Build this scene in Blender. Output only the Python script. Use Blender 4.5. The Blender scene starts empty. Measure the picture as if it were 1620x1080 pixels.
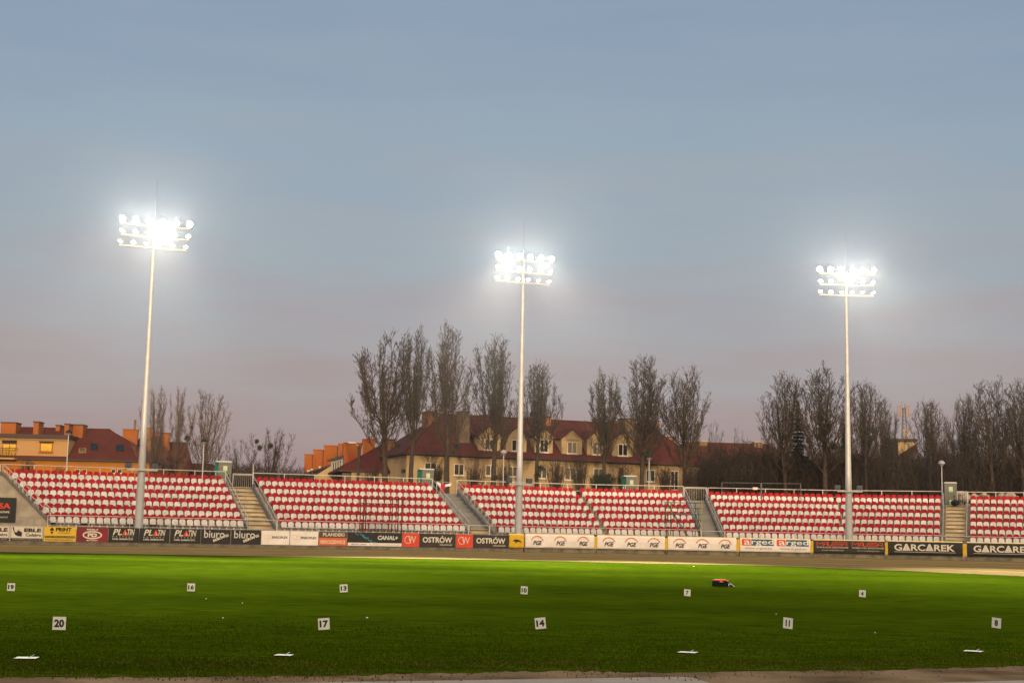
import bpy, math, random
import numpy as np
from mathutils import Matrix, Vector
R = math.radians
sc = bpy.context.scene
C = sc.collection
# ------------------------------------------------------------------ camera
F = 2250.0; EYE = 1.3
cam = bpy.data.objects.new('camera', bpy.data.cameras.new('camera')); C.objects.link(cam)
cam.data.sensor_width = 36; cam.data.lens = 50; cam.data.clip_end = 6000
CM = Matrix.Rotation(R(90) + math.atan(304 / F), 3, 'X') @ Matrix.Rotation(0.0195, 3, 'Z')
cam.matrix_world = Matrix.Translation((0, 0, EYE)) @ CM.to_4x4()
sc.camera = cam
# ------------------------------------------------------------------ light
SUN_EL, SUN_AZ = 7.0, 8.0          # the sun is low behind the camera, a little to its right
sd = Vector((math.sin(R(SUN_AZ)) * math.cos(R(SUN_EL)), -math.cos(R(SUN_AZ)) * math.cos(R(SUN_EL)), math.sin(R(SUN_EL))))
sl = bpy.data.lights.new('sun', 'SUN'); sl.energy = 2.6; sl.angle = R(.8); sl.color = (1, .74, .5)
so = bpy.data.objects.new('sun', sl); C.objects.link(so)
so.rotation_euler = sd.to_track_quat('Z', 'Y').to_euler()
w = bpy.data.worlds.new('World'); sc.world = w; w.use_nodes = True
nt = w.node_tree; nt.nodes.clear(); N = nt.nodes.new; LK = nt.links.new
out = N('ShaderNodeOutputWorld'); bg = N('ShaderNodeBackground'); LK(bg.outputs[0], out.inputs[0]); bg.inputs[1].default_value = 0.1
sky = N('ShaderNodeTexSky'); sky.sky_type = 'NISHITA'; sky.sun_disc = False; sky.sun_elevation = R(SUN_EL)
sky.sun_rotation = math.pi - R(SUN_AZ); sky.air_density = 1.2; sky.dust_density = 2.5
tc = N('ShaderNodeTexCoord'); sp = N('ShaderNodeSeparateXYZ'); LK(tc.outputs['Generated'], sp.inputs[0])
mp = N('ShaderNodeMapping'); mp.inputs['Scale'].default_value = (2.0, 2.0, 13); LK(tc.outputs['Generated'], mp.inputs[0])
no = N('ShaderNodeTexNoise'); no.inputs['Scale'].default_value = 2.6; no.inputs['Detail'].default_value = 5; no.inputs['Roughness'].default_value = .5
LK(mp.outputs[0], no.inputs[0])
m1 = N('ShaderNodeMath'); m1.operation = 'MULTIPLY_ADD'; m1.inputs[1].default_value = 0.2; LK(no.outputs[0], m1.inputs[0]); LK(sp.outputs[2], m1.inputs[2])
m2 = N('ShaderNodeMath'); m2.operation = 'SUBTRACT'; m2.inputs[1].default_value = 0.1; LK(m1.outputs[0], m2.inputs[0])
rp = N('ShaderNodeValToRGB'); LK(m2.outputs[0], rp.inputs[0])
def srgb(r, g, b, k=1.0):
    f = lambda c: ((c / 255 + .055) / 1.055) ** 2.4 if c > 10 else c / 255 / 12.92
    return (f(r) * k, f(g) * k, f(b) * k, 1)
SKY = [(0.0, (158, 135, 142)), (0.07, (168, 148, 156)), (0.13, (168, 159, 169)), (0.20, (162, 170, 182)), (0.28, (153, 169, 187)), (0.36, (145, 163, 186)), (0.7, (110, 134, 170)), (1.0, (92, 116, 156))]
el = rp.color_ramp.elements
el[0].position, el[0].color = SKY[0][0], srgb(*SKY[0][1]); el[1].position, el[1].color = SKY[-1][0], srgb(*SKY[-1][1])
for p_, c_ in SKY[1:-1]:
    e = el.new(p_); e.color = srgb(*c_)
# sunset glow round the sun, behind the camera
dt = N('ShaderNodeVectorMath'); dt.operation = 'DOT_PRODUCT'; dt.inputs[1].default_value = tuple(sd); LK(tc.outputs['Generated'], dt.inputs[0])
gr = N('ShaderNodeValToRGB'); LK(dt.outputs['Value'], gr.inputs[0])
ge = gr.color_ramp.elements; ge[0].position = .1; ge[0].color = (0, 0, 0, 1); ge[1].position = 1; ge[1].color = (1.0, .70, .36, 1)
e = ge.new(.5); e.color = (.56, .44, .31, 1); e = ge.new(.85); e.color = (1.0, .74, .47, 1)
s10 = N('ShaderNodeVectorMath'); s10.operation = 'SCALE'; s10.inputs['Scale'].default_value = 7.9; LK(rp.outputs[0], s10.inputs[0])
s11 = N('ShaderNodeVectorMath'); s11.operation = 'SCALE'; s11.inputs['Scale'].default_value = 26.0; LK(gr.outputs[0], s11.inputs[0])
s12 = N('ShaderNodeVectorMath'); s12.operation = 'SCALE'; s12.inputs['Scale'].default_value = .25; LK(sky.outputs[0], s12.inputs[0])
a1 = N('ShaderNodeVectorMath'); LK(s10.outputs[0], a1.inputs[0]); LK(s11.outputs[0], a1.inputs[1])
a2 = N('ShaderNodeVectorMath'); LK(a1.outputs[0], a2.inputs[0]); LK(s12.outputs[0], a2.inputs[1]); LK(a2.outputs[0], bg.inputs[0])
sc.view_settings.view_transform = 'Standard'; sc.view_settings.look = 'None'; sc.view_settings.exposure = 0; sc.view_settings.gamma = 1
sc.cycles.use_denoising = True; sc.cycles.max_bounces = 5; sc.cycles.volume_bounces = 0
sc.cycles.sample_clamp_indirect = 4
# ------------------------------------------------------------------ pixel <-> world
def ray(px, py):
    return CM @ Vector(((px - 810) / F, (540 - py) / F, -1))
def at(px, py, Y):
    d = ray(px, py); return Vector((0, 0, EYE)) + d * (Y / d.y)
def ground(px, py, z=0.0):
    d = ray(px, py); return Vector((0, 0, EYE)) + d * ((z - EYE) / d.z)
CMI = CM.transposed()
def proj(p):
    d = CMI @ (Vector(p) - Vector((0, 0, EYE))); return (810 + F * d.x / -d.z, 540 - F * d.y / -d.z)
# plan of the stands: a polyline of the bottom seat row, offsets go away from the field
A1, A2, A3 = R(21), R(2), R(-17)
K1 = Vector((7.2, 110.07)); K2 = K1 + Vector((math.cos(A2), math.sin(A2))) * 19.0
BASE = [K1 - Vector((math.cos(A1), math.sin(A1))) * 60, K1, K2, K2 + Vector((math.cos(A3), math.sin(A3))) * 40]
ANG = [A1, A2, A3]
def path(off):
    ns = [Vector((-math.sin(a), math.cos(a))) for a in ANG]
    pts = [BASE[0] + ns[0] * off]
    for i in (0, 1):
        b = (ns[i] + ns[i + 1]).normalized(); pts.append(BASE[i + 1] + b * (off / b.dot(ns[i])))
    pts.append(BASE[3] + ns[2] * off); return pts
def on(off, s):                    # point and angle at arc position s (0 = at K1, minus = left)
    P = path(off); l1 = (P[2] - P[1]).length
    if s < 0: a, o = 0, P[1]; t = s
    elif s < l1: a, o, t = 1, P[1], s
    else: a, o, t = 2, P[2], s - l1
    return o + Vector((math.cos(ANG[a]), math.sin(ANG[a]))) * t, ANG[a]
def find(px, z, off):              # arc position that shows at image column px
    lo, hi = -62.0, 62.0
    for _ in range(40):
        m = (lo + hi) / 2; p, _a = on(off, m)
        if proj((p.x, p.y, z))[0] < px: lo = m
        else: hi = m
    return (lo + hi) / 2
def run(off, s0, s1):              # polyline points between two arc positions
    l1 = (path(off)[2] - path(off)[1]).length
    ss = [s0] + [k for k in (0.0, l1) if s0 + .01 < k < s1 - .01] + [s1]
    return [on(off, s)[0] if s != l1 else path(off)[2] for s in ss]
def zat(py, px, Y):                # height seen at a pixel at a depth
    return at(px, py, Y).z
# ------------------------------------------------------------------ materials
def mat(name, col, rough=.7, metal=0.0, noise=0.0, nscale=5.0, bump=0.0, bscale=None, spec=.4, emis=None, col2=None, detail=4, stretch=None, vary=0.0, vscale=.1, vstretch=(1, 1, 1)):
    m = bpy.data.materials.new(name); m.use_nodes = True; t = m.node_tree; b = t.nodes['Principled BSDF']
    b.inputs['Base Color'].default_value = (*col[:3], 1); b.inputs['Roughness'].default_value = rough; b.inputs['Metallic'].default_value = metal
    b.inputs['Specular IOR Level'].default_value = spec
    if noise or col2 or bump:
        tcn = t.nodes.new('ShaderNodeTexCoord'); src = tcn.outputs['Object']
        if stretch:
            mm = t.nodes.new('ShaderNodeMapping'); mm.inputs['Scale'].default_value = stretch; t.links.new(src, mm.inputs[0]); src = mm.outputs[0]
        n = t.nodes.new('ShaderNodeTexNoise'); n.inputs['Scale'].default_value = nscale; n.inputs['Detail'].default_value = detail; t.links.new(src, n.inputs[0])
        r = t.nodes.new('ShaderNodeValToRGB'); t.links.new(n.outputs[0], r.inputs[0])
        c2 = col2 or tuple(c * (1 - noise) for c in col[:3])
        r.color_ramp.elements[0].position = .32; r.color_ramp.elements[0].color = (*c2[:3], 1)
        r.color_ramp.elements[1].position = .68; r.color_ramp.elements[1].color = (*[min(1, c * (1 + noise * .4)) for c in col[:3]], 1)
        t.links.new(r.outputs[0], b.inputs['Base Color'])
        if bump:
            nb = t.nodes.new('ShaderNodeTexNoise'); nb.inputs['Scale'].default_value = bscale or nscale * 4; nb.inputs['Detail'].default_value = 5; t.links.new(src, nb.inputs[0])
            bp = t.nodes.new('ShaderNodeBump'); bp.inputs['Strength'].default_value = bump; bp.inputs['Distance'].default_value = .05
            t.links.new(nb.outputs[0], bp.inputs['Height']); t.links.new(bp.outputs[0], b.inputs['Normal'])
    if vary:                         # slow variation over the place, so repeats differ and lawns have bands
        ge_ = t.nodes.new('ShaderNodeNewGeometry'); mm = t.nodes.new('ShaderNodeMapping'); mm.inputs['Scale'].default_value = vstretch; t.links.new(ge_.outputs['Position'], mm.inputs[0])
        n = t.nodes.new('ShaderNodeTexNoise'); n.inputs['Scale'].default_value = vscale; n.inputs['Detail'].default_value = 3; t.links.new(mm.outputs[0], n.inputs[0])
        r = t.nodes.new('ShaderNodeMapRange'); r.inputs['From Min'].default_value = .3; r.inputs['From Max'].default_value = .7; r.inputs['To Min'].default_value = 1 - vary; r.inputs['To Max'].default_value = 1 + vary * .6; t.links.new(n.outputs[0], r.inputs[0])
        vm = t.nodes.new('ShaderNodeVectorMath'); vm.operation = 'SCALE'; t.links.new(r.outputs[0], vm.inputs['Scale'])
        if b.inputs['Base Color'].links: t.links.new(b.inputs['Base Color'].links[0].from_socket, vm.inputs[0])
        else: vm.inputs[0].default_value = col[:3]
        t.links.new(vm.outputs[0], b.inputs['Base Color'])
    if emis: b.inputs['Emission Color'].default_value = (*emis[:3], 1); b.inputs['Emission Strength'].default_value = emis[3]
    return m
def tile_mat(name, col, col2, sc_=3.2):
    m = mat(name, col, .75, noise=.35, nscale=.9, spec=.15); t = m.node_tree; b = t.nodes['Principled BSDF']
    tcn = t.nodes.new('ShaderNodeTexCoord'); sx = t.nodes.new('ShaderNodeSeparateXYZ'); t.links.new(tcn.outputs['Object'], sx.inputs[0])
    cx = t.nodes.new('ShaderNodeCombineXYZ'); t.links.new(sx.outputs[0], cx.inputs[0]); t.links.new(sx.outputs[2], cx.inputs[1])
    br = t.nodes.new('ShaderNodeTexBrick'); br.inputs['Scale'].default_value = sc_; br.inputs['Mortar Size'].default_value = .045; br.offset = 0
    br.inputs['Brick Width'].default_value = 1.0; br.inputs['Row Height'].default_value = .9
    br.inputs['Color1'].default_value = (*col, 1); br.inputs['Color2'].default_value = (*col2, 1); br.inputs['Mortar'].default_value = (*[c * .45 for c in col], 1)
    t.links.new(cx.outputs[0], br.inputs[0])
    old = b.inputs['Base Color'].links[0].from_socket
    mx = t.nodes.new('ShaderNodeMix'); mx.data_type = 'RGBA'; mx.inputs[0].default_value = .45; t.links.new(br.outputs[0], mx.inputs[6]); t.links.new(old, mx.inputs[7])
    t.links.new(mx.outputs[2], b.inputs['Base Color'])
    bp = t.nodes.new('ShaderNodeBump'); bp.inputs['Strength'].default_value = .6; bp.inputs['Distance'].default_value = .04; t.links.new(br.outputs[1], bp.inputs['Height']); bp.invert = True
    t.links.new(bp.outputs[0], b.inputs['Normal']); return m
M = dict(
 red=mat('red_plastic', (.38, .002, .009), .6, spec=.15, noise=.3, nscale=2.2, vary=.22, vscale=1.9), white=mat('white_plastic', (.63, .60, .55), .6, spec=.2, noise=.16, nscale=3.0, vary=.2, vscale=1.7),
 concrete=mat('concrete', (.40, .345, .26), .9, noise=.3, nscale=1.3, bump=.3, bscale=9), stair=mat('stair_concrete', (.60, .48, .30), .9, noise=.45, nscale=.9, bump=.3, bscale=8),
 sheet=mat('grey_sheeting', (.26, .25, .225), .8, noise=.2, nscale=.8), galv=mat('galvanised', (.60, .56, .50), .5, .1, noise=.15, nscale=6), 
 stringer=mat('stringer_grey', (.14, .14, .145), .7, noise=.3, nscale=3), mast=mat('mast_steel', (.45, .45, .44), .5, .3, noise=.12, nscale=2.5),
 lens=mat('lamp_lens', (1, 1, 1), .3, emis=(1, .98, .93, 190)), lens2=mat('lamp_lens_low', (1, 1, 1), .3, emis=(1, .98, .93, 40)), deadlens=mat('unlit_lens', (.55, .42, .33), .3),
 bowl=mat('reflector_shell', (.30, .30, .22), .45, .5), dark=mat('dark_grey', (.018, .018, .018), .8, spec=.1), bluebox=mat('flood_box', (.05, .06, .07), .4),
 paper=mat('white_paper', (.86, .84, .78), .8, noise=.03), ink=mat('black_ink', (.012, .012, .012), .6), cream=mat('cream_vinyl', (.70, .63, .50), .6, noise=.08, nscale=1.5),
 yel=mat('yellow_vinyl', (.75, .48, .02), .6, noise=.1), yel2=mat('yellow_pad', (.70, .42, .01), .6, noise=.2, nscale=3), maroon=mat('maroon_vinyl', (.22, .012, .02), .6, noise=.3, nscale=1),
 black=mat('black_vinyl', (.016, .015, .014), .55, noise=.3, nscale=2), charcoal=mat('charcoal_vinyl', (.035, .03, .022), .6, noise=.3, nscale=2), orange=mat('signal_red', (.70, .055, .02), .6),
 brown=mat('brown_vinyl', (.09, .07, .04), .6), blue=mat('blue_vinyl', (.025, .10, .19), .6), teal=mat('teal_vinyl', (.05, .30, .36), .6), banner=mat('white_banner', (.86, .79, .70), .6, noise=.12, nscale=1.2),
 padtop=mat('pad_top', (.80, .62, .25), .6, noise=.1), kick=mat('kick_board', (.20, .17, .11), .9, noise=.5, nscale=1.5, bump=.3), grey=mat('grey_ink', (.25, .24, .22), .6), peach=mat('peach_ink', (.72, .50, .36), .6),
 pole=mat('lamp_post_paint', (.36, .35, .33), .5, .2), lampglass=mat('lamp_glass', (.26, .24, .26), .25), 
 grn=mat('toilet_green', (.01, .17, .09), .5), tgrey=mat('toilet_grey', (.10, .097, .083), .6, noise=.1), troof=mat('toilet_roof', (.38, .38, .35), .5), sticker=mat('sticker', (.38, .42, .30), .6), sgreen=mat('sticker_green', (.15, .42, .05), .6),
 scred=mat('red_oxide_tube', (.17, .02, .012), .6, noise=.3), scgrn=mat('green_tube', (.055, .07, .045), .6, .2), scyel=mat('yellow_tube', (.45, .38, .03), .6), scblue=mat('teal_deck', (.03, .14, .15), .6),
 bark=mat('bark', (.045, .029, .017), .95, noise=.5, nscale=2.5, bump=.5, bscale=14), twig=mat('twig', (.055, .034, .019), .95, noise=.4, nscale=.6), bud=mat('bud', (.065, .05, .02), .9, noise=.4, nscale=.7),
 twigp=mat('pale_twig', (.13, .09, .06), .95, noise=.4, nscale=.6), mistle=mat('mistletoe', (.045, .045, .022), .9), spruce=mat('spruce_needles', (.022, .026, .013), .9), 
 under=mat('undergrowth', (.032, .020, .010), .95, noise=.6, nscale=.35), 
 tile=tile_mat('roof_tile_red', (.084, .019, .012), (.064, .016, .011)), tile2=tile_mat('roof_tile_brown', (.085, .024, .014), (.065, .020, .012)), roofd=mat('dark_roof', (.04, .028, .02), .8, noise=.3),
 plaster=mat('cream_plaster', (.34, .238, .115), .9, noise=.16, nscale=.7, bump=.15), plasterl=mat('pale_peach_plaster', (.33, .185, .068), .9, noise=.06, nscale=.5), ochre=mat('ochre_plaster', (.31, .115, .006), .9, noise=.12, nscale=.6),
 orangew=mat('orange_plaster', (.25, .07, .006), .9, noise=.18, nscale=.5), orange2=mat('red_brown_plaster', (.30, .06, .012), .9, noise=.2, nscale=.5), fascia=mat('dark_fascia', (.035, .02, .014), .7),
 brick=mat('chimney_brick', (.24, .105, .035), .9, noise=.4, nscale=2.5), brickd=mat('dull_chimney', (.15, .10, .06), .9, noise=.3, nscale=2), frame=mat('white_frame', (.50, .45, .36), .5), glass=mat('window_glass', (.07, .055, .035), .12, .85, spec=.5), 
 sunset_glass=mat('sunset_tinted_glass', (.95, .60, .10), .15, 1.0), glassd=mat('dark_glass', (.05, .045, .04), .08, .4), cap=mat('chimney_cap', (.05, .03, .02), .8), ant=mat('antenna_panel', (.19, .12, .08), .5), steel=mat('dark_steel', (.05, .045, .04), .6),  # window mirror: gold of the reflected sunset is put into its base colour
 wrap=mat('wrapped_stone', (.34, .28, .21), .8, noise=.5, nscale=2.5, bump=.6, bscale=5), flagr=mat('flag_red', (.45, .01, .03), .7), flagw=mat('flag_white', (.72, .68, .70), .7), crater=mat('red_lid', (.75, .05, .01), .5), 
 bluegl=mat('skylight_glass', (.06, .08, .10), .1, .9), logoor=mat('logo_orange', (.72, .13, .03), .6), logored=mat('logo_red', (.45, .03, .02), .6))
def nm(o, name): o.name = name; return o
def tag(o, label=None, cat=None, group=None, kind=None):
    for k, v in (('label', label), ('category', cat), ('group', group), ('kind', kind)):
        if v: o[k] = v
    return o
def thing(name, label, cat, loc=(0, 0, 0), rz=0.0, group=None):
    o = bpy.data.objects.new(name, None); C.objects.link(o); o.location = loc; o.rotation_euler = (0, 0, rz); o.empty_display_size = .2
    return tag(o, label, cat, group)
class MB:                           # collects shapes, then links them as ONE mesh object
    def __init__(s): s.v = []; s.f = []; s.m = []; s.mi = 0
    def poly(s, pts, faces):
        b = len(s.v); s.v += [tuple(p) for p in pts]; s.f += [tuple(b + i for i in f) for f in faces]; s.m += [s.mi] * len(faces); return s
    def box(s, x0, x1, y0, y1, z0, z1):
        return s.poly([(x0, y0, z0), (x1, y0, z0), (x1, y1, z0), (x0, y1, z0), (x0, y0, z1), (x1, y0, z1), (x1, y1, z1), (x0, y1, z1)],
                      [(0, 3, 2, 1), (4, 5, 6, 7), (0, 1, 5, 4), (1, 2, 6, 5), (2, 3, 7, 6), (3, 0, 4, 7)])
    def tube(s, p0, p1, r0, r1=None, n=8, caps=True):
        r1 = r0 if r1 is None else r1; p0 = Vector(p0); p1 = Vector(p1); d = (p1 - p0).normalized()
        a = d.orthogonal().normalized(); b = d.cross(a)
        P = []; 
        for p, r in ((p0, r0), (p1, r1)):
            for i in range(n):
                t = 2 * math.pi * i / n; P.append(p + a * (r * math.cos(t)) + b * (r * math.sin(t)))
        fs = [(i, (i + 1) % n, n + (i + 1) % n, n + i) for i in range(n)]
        if caps: fs += [tuple(range(n - 1, -1, -1)), tuple(range(n, 2 * n))]
        return s.poly(P, fs)
    def prism(s, pts2, y0, y1):      # outline in x,z pushed along y (y0 is the front)
        n = len(pts2); P = [(x, y0, z) for x, z in pts2] + [(x, y1, z) for x, z in pts2]
        return s.poly(P, [tuple(range(n)), tuple(range(2 * n - 1, n - 1, -1))] + [((i + 1) % n, i, n + i, n + (i + 1) % n) for i in range(n)])
    def slab(s, pts, z0, z1):
        n = len(pts); P = [(p[0], p[1], z0) for p in pts] + [(p[0], p[1], z1) for p in pts]
        return s.poly(P, [tuple(range(n - 1, -1, -1)), tuple(range(n, 2 * n))] + [(i, (i + 1) % n, n + (i + 1) % n, n + i) for i in range(n)])
    def ball(s, c, r, n=8, k=5, sq=1.0, jit=0.0, rng=random):
        P = [(c[0], c[1], c[2] - r * sq)]; 
        for j in range(1, k):
            ph = math.pi * j / k
            for i in range(n):
                t = 2 * math.pi * i / n; rr = r * (1 + jit * (rng.random() - .5))
                P.append((c[0] + rr * math.sin(ph) * math.cos(t), c[1] + rr * math.sin(ph) * math.sin(t), c[2] - rr * sq * math.cos(ph)))
        P.append((c[0], c[1], c[2] + r * sq)); fs = [(0, 1 + (i + 1) % n, 1 + i) for i in range(n)]
        for j in range(k - 2):
            o = 1 + j * n; fs += [(o + i, o + (i + 1) % n, o + n + (i + 1) % n, o + n + i) for i in range(n)]
        o = 1 + (k - 2) * n; fs += [(o + i, o + (i + 1) % n, len(P) - 1) for i in range(n)]
        return s.poly(P, fs)
    def mesh(s, name, mats):
        me = bpy.data.meshes.new(name); me.from_pydata(s.v, [], s.f); 
        for m in (mats if isinstance(mats, (list, tuple)) else [mats]): me.materials.append(m)
        if any(s.m): me.polygons.foreach_set('material_index', s.m)
        me.update(); return me
    def build(s, name, mats, parent=None, smooth=False):
        me = s.mesh(name, mats)
        if smooth: me.polygons.foreach_set('use_smooth', [True] * len(me.polygons))
        o = bpy.data.objects.new(name, me); C.objects.link(o)
        if parent is not None: o.parent = parent
        return o
def place(mesh, name, parent, loc, rz=0.0):
    o = bpy.data.objects.new(name, mesh); C.objects.link(o); o.parent = parent; o.location = loc; o.rotation_euler = (0, 0, rz); return o
def letters(s, x0, x1, z0, z1, m, parent, y=-.012, bold=.0, shear=0.0, name='lettering', rot=0.0, th=.006):
    """writing fitted to a rectangle of a board's face, as one mesh of real thickness"""
    cu = bpy.data.curves.new('t', 'FONT'); cu.body = s; cu.offset = bold; cu.resolution_u = 3; cu.shear = shear; cu.extrude = 0
    ob = bpy.data.objects.new('t', cu); C.objects.link(ob); dg = bpy.context.evaluated_depsgraph_get(); dg.update()
    me = bpy.data.meshes.new_from_object(ob.evaluated_get(dg)); bpy.data.objects.remove(ob)
    n = len(me.vertices); co = np.empty(n * 3); me.vertices.foreach_get('co', co); co = co.reshape(-1, 3)
    mn = co.min(0); mx = co.max(0); sx = (x1 - x0) / (mx[0] - mn[0]); sz = (z1 - z0) / (mx[1] - mn[1])
    X = (co[:, 0] - mn[0]) * sx; Z = (co[:, 1] - mn[1]) * sz
    if rot:
        c_, s_ = math.cos(rot), math.sin(rot); X, Z = X * c_ - Z * s_, X * s_ + Z * c_
    new = np.stack([x0 + X, np.full(n, y), z0 + Z], 1); me.vertices.foreach_set('co', new.ravel()); me.materials.clear(); me.materials.append(m); me.update()
    me.name = name
    o = bpy.data.objects.new(name, me); C.objects.link(o)
    if parent is not None: o.parent = parent
    return o
# ------------------------------------------------------------------ ground
def ground_mat(name, c1, c2, sc1, bumpd=.3, c3=None):
    m = mat(name, c1, 1.0, col2=c2, nscale=sc1, bump=bumpd, bscale=sc1 * 12, detail=9, spec=.0)
    return m
M['grass'] = mat('grass_ground', (.064, .100, .002), 1.0, col2=(.024, .044, .001), nscale=5.5, bump=.7, bscale=22, detail=10, spec=0, stretch=(.22, 1, 1), vary=.3, vscale=.16, vstretch=(.2, 1, 1))
M['blade'] = mat('grass_blade', (.054, .088, .0016), 1, col2=(.040, .068, .001), nscale=.9, spec=.0, vary=.28, vscale=.22, vstretch=(.25, 1, 1))
M['blade2'] = mat('dry_blade', (.12, .09, .025), .9, noise=.4, nscale=2, spec=.1)
M['dirt'] = ground_mat('dirt_near', (.30, .215, .125), (.10, .07, .04), 1.1, .9)
M['slab'] = ground_mat('pale_track', (.38, .34, .28), (.30, .26, .21), 2.0, .3)
T1 = ground_mat('track_tan', (.30, .21, .08), (.22, .155, .055), .25, .3); T2 = ground_mat('track_groove', (.15, .105, .05), (.20, .145, .065), .5, .3)
T3 = ground_mat('track_pale', (.25, .185, .09), (.18, .13, .06), .8, .3)
def struct(name, mb, m, kind='structure'):
    o = mb.build(name, m); o['kind'] = kind; return o
g = MB(); g.poly([(-1500, -400, -.004), (1500, -400, -.004), (1500, 2500, -.004), (-1500, 2500, -.004)], [(0, 1, 2, 3)]); struct('ground', g, M['dirt'])
EDGE = [(-300, 869), (0, 872.5), (400, 879), (800, 885.5), (1000, 890), (1230, 894.5), (1420, 902), (1620, 911), (1900, 927)]
edge = [ground(*p) for p in EDGE]
NEAR = [(1900, 1042), (1620, 1052), (1400, 1058.5), (1250, 1060), (1000, 1061.5), (900, 1060), (700, 1063), (550, 1067), (400, 1068.5), (200, 1070), (0, 1070), (-300, 1074)]
rg = random.Random(3)
near = []
for i in range(len(NEAR) - 1):
    (x0, y0), (x1, y1) = NEAR[i], NEAR[i + 1]
    for k in range(14):
        t = k / 14; near.append(ground(x0 + (x1 - x0) * t, y0 + (y1 - y0) * t + rg.uniform(-1.4, 1.4)))
g = MB(); P = [(p.x, p.y, 0) for p in edge] + [(p.x, p.y, 0) for p in near]
g.poly(P, [tuple(range(len(P) - 1, -1, -1))]); struct('infield_grass', g, M['grass'])
sl_ = [ground(*p) for p in [(-200, 1086), (380, 1080.5), (600, 1077), (900, 1072.5), (1075, 1069.5), (1095, 1071), (1128, 1081), (1300, 1120), (-300, 1120)]]
g = MB(); g.poly([(p.x, p.y, 0) for p in sl_], [tuple(range(len(sl_) - 1, -1, -1))]); struct('pale_inner_track', g, M['slab'])
sl_ = [ground(*p) for p in [(1440, 1082), (1500, 1078.5), (1700, 1073), (1800, 1120), (1440, 1120)]]
g = MB(); g.poly([(p.x, p.y, 0) for p in sl_], [tuple(range(len(sl_) - 1, -1, -1))]); struct('pale_inner_track', g, M['slab'])
# far dirt track as strips between the grass edge and the boards
N_ = 60
ins = []
for i in range(N_ + 1):
    px = -300 + 2200 * i / N_
    j = max(k for k in range(len(EDGE) - 1) if EDGE[k][0] <= px + 1e-6); t = (px - EDGE[j][0]) / (EDGE[j + 1][0] - EDGE[j][0])
    q = ground(px, EDGE[j][1] * (1 - t) + EDGE[j + 1][1] * t)
    s = find(px, 0, -2.4)
    o_, _ = on(-2.2, s)
    ins.append((Vector((q.x, q.y)), Vector((o_.x, o_.y))))
cuts = [0, .03, .05, .12, .14, .20, .25, .36, .38, .46, .48, .58, .64, .74, .76, .9, 1.0]; tm = [T3, T1, T3, T2, T1, T2, T1, T2, T3, T2, T1, T2, T1, T2, T1, T2]
g = MB()
for k in range(len(cuts) - 1):
    g.mi = {id(T1): 0, id(T2): 1, id(T3): 2}[id(tm[k])]
    A = [a.lerp(b, cuts[k]) for a, b in ins]; B = [a.lerp(b, cuts[k + 1]) for a, b in ins]
    for i in range(N_):
        g.poly([(A[i].x, A[i].y, .004), (A[i + 1].x, A[i + 1].y, .004), (B[i + 1].x, B[i + 1].y, .004), (B[i].x, B[i].y, .004)], [(0, 1, 2, 3)])
struct('dirt_track', g, [T1, T2, T3])
# plateau behind the stands
PZ = 4.3
front = run(10.6, -60, 60)
g = MB(); P = [(p.x, p.y) for p in front]; P = P + [(P[-1][0] + 200, P[-1][1] - 20), (1400, 2400), (-1400, 2400), (P[0][0] - 200, P[0][1] - 60)]
n = len(P); g.poly([(x, y, PZ) for x, y in P] + [(x, y, -.01) for x, y in P], [tuple(range(n))] + [(i, n + i, n + (i + 1) % n, (i + 1) % n) for i in range(n)])
struct('embankment', g, ground_mat('embankment_soil', (.10, .075, .04), (.05, .04, .02), .3, .3))
# tufts of grass over the near infield
def scatter_grass(name, n, y0, y1, hmin, hmax, seed, m, keep):
    r = np.random.default_rng(seed)
    u = r.random(n); Y = 1 / (1 / y0 + (1 / y1 - 1 / y0) * u)      # even over the picture height
    X = (r.random(n) - .5) * .76 * Y
    ok = keep(X, Y, r); X = X[ok]; Y = Y[ok]; n = len(X)
    h = hmin + (hmax - hmin) * r.random(n); a = r.random(n) * 2 * np.pi; wd = .0035 + .004 * r.random(n) + Y * .00012; ln = (r.random((n, 2)) - .5) * h[:, None] * 1.1
    dx = np.cos(a) * wd; dy = np.sin(a) * wd * .4
    V = np.empty((n, 4, 3)); z = np.zeros(n)
    V[:, 0] = np.stack([X - dx, Y - dy, z], 1); V[:, 1] = np.stack([X + dx, Y + dy, z], 1)
    V[:, 2] = np.stack([X + ln[:, 0] + dx * .4, Y + ln[:, 1], h], 1); V[:, 3] = np.stack([X + ln[:, 0] - dx * .4, Y + ln[:, 1], h], 1)
    me = bpy.data.meshes.new(name); me.vertices.add(4 * n); me.vertices.foreach_set('co', V.ravel()); me.loops.add(4 * n); me.loops.foreach_set('vertex_index', np.arange(4 * n, dtype=np.int32))
    me.polygons.add(n); me.polygons.foreach_set('loop_start', np.arange(0, 4 * n, 4, dtype=np.int32)); me.polygons.foreach_set('loop_total', np.full(n, 4, dtype=np.int32))
    me.materials.append(m); me.update(); me.validate()
    o = bpy.data.objects.new(name, me); C.objects.link(o); o['kind'] = 'stuff'; return o
nx = np.array([p.x / p.y for p in near][::-1]); ny = np.array([p.y for p in near][::-1])
def edgeY(X, Y): return np.interp(X / Y, nx, ny)
def patches(X, Y): return np.sin(X * 1.3 + 2 * np.sin(Y * .9)) + np.sin(X * .47 - Y * 2.1) + np.sin(X * 3.1 + Y * 1.7) * .5
fx = np.array([p.x / p.y for p in edge]); fy = np.array([p.y for p in edge])
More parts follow.
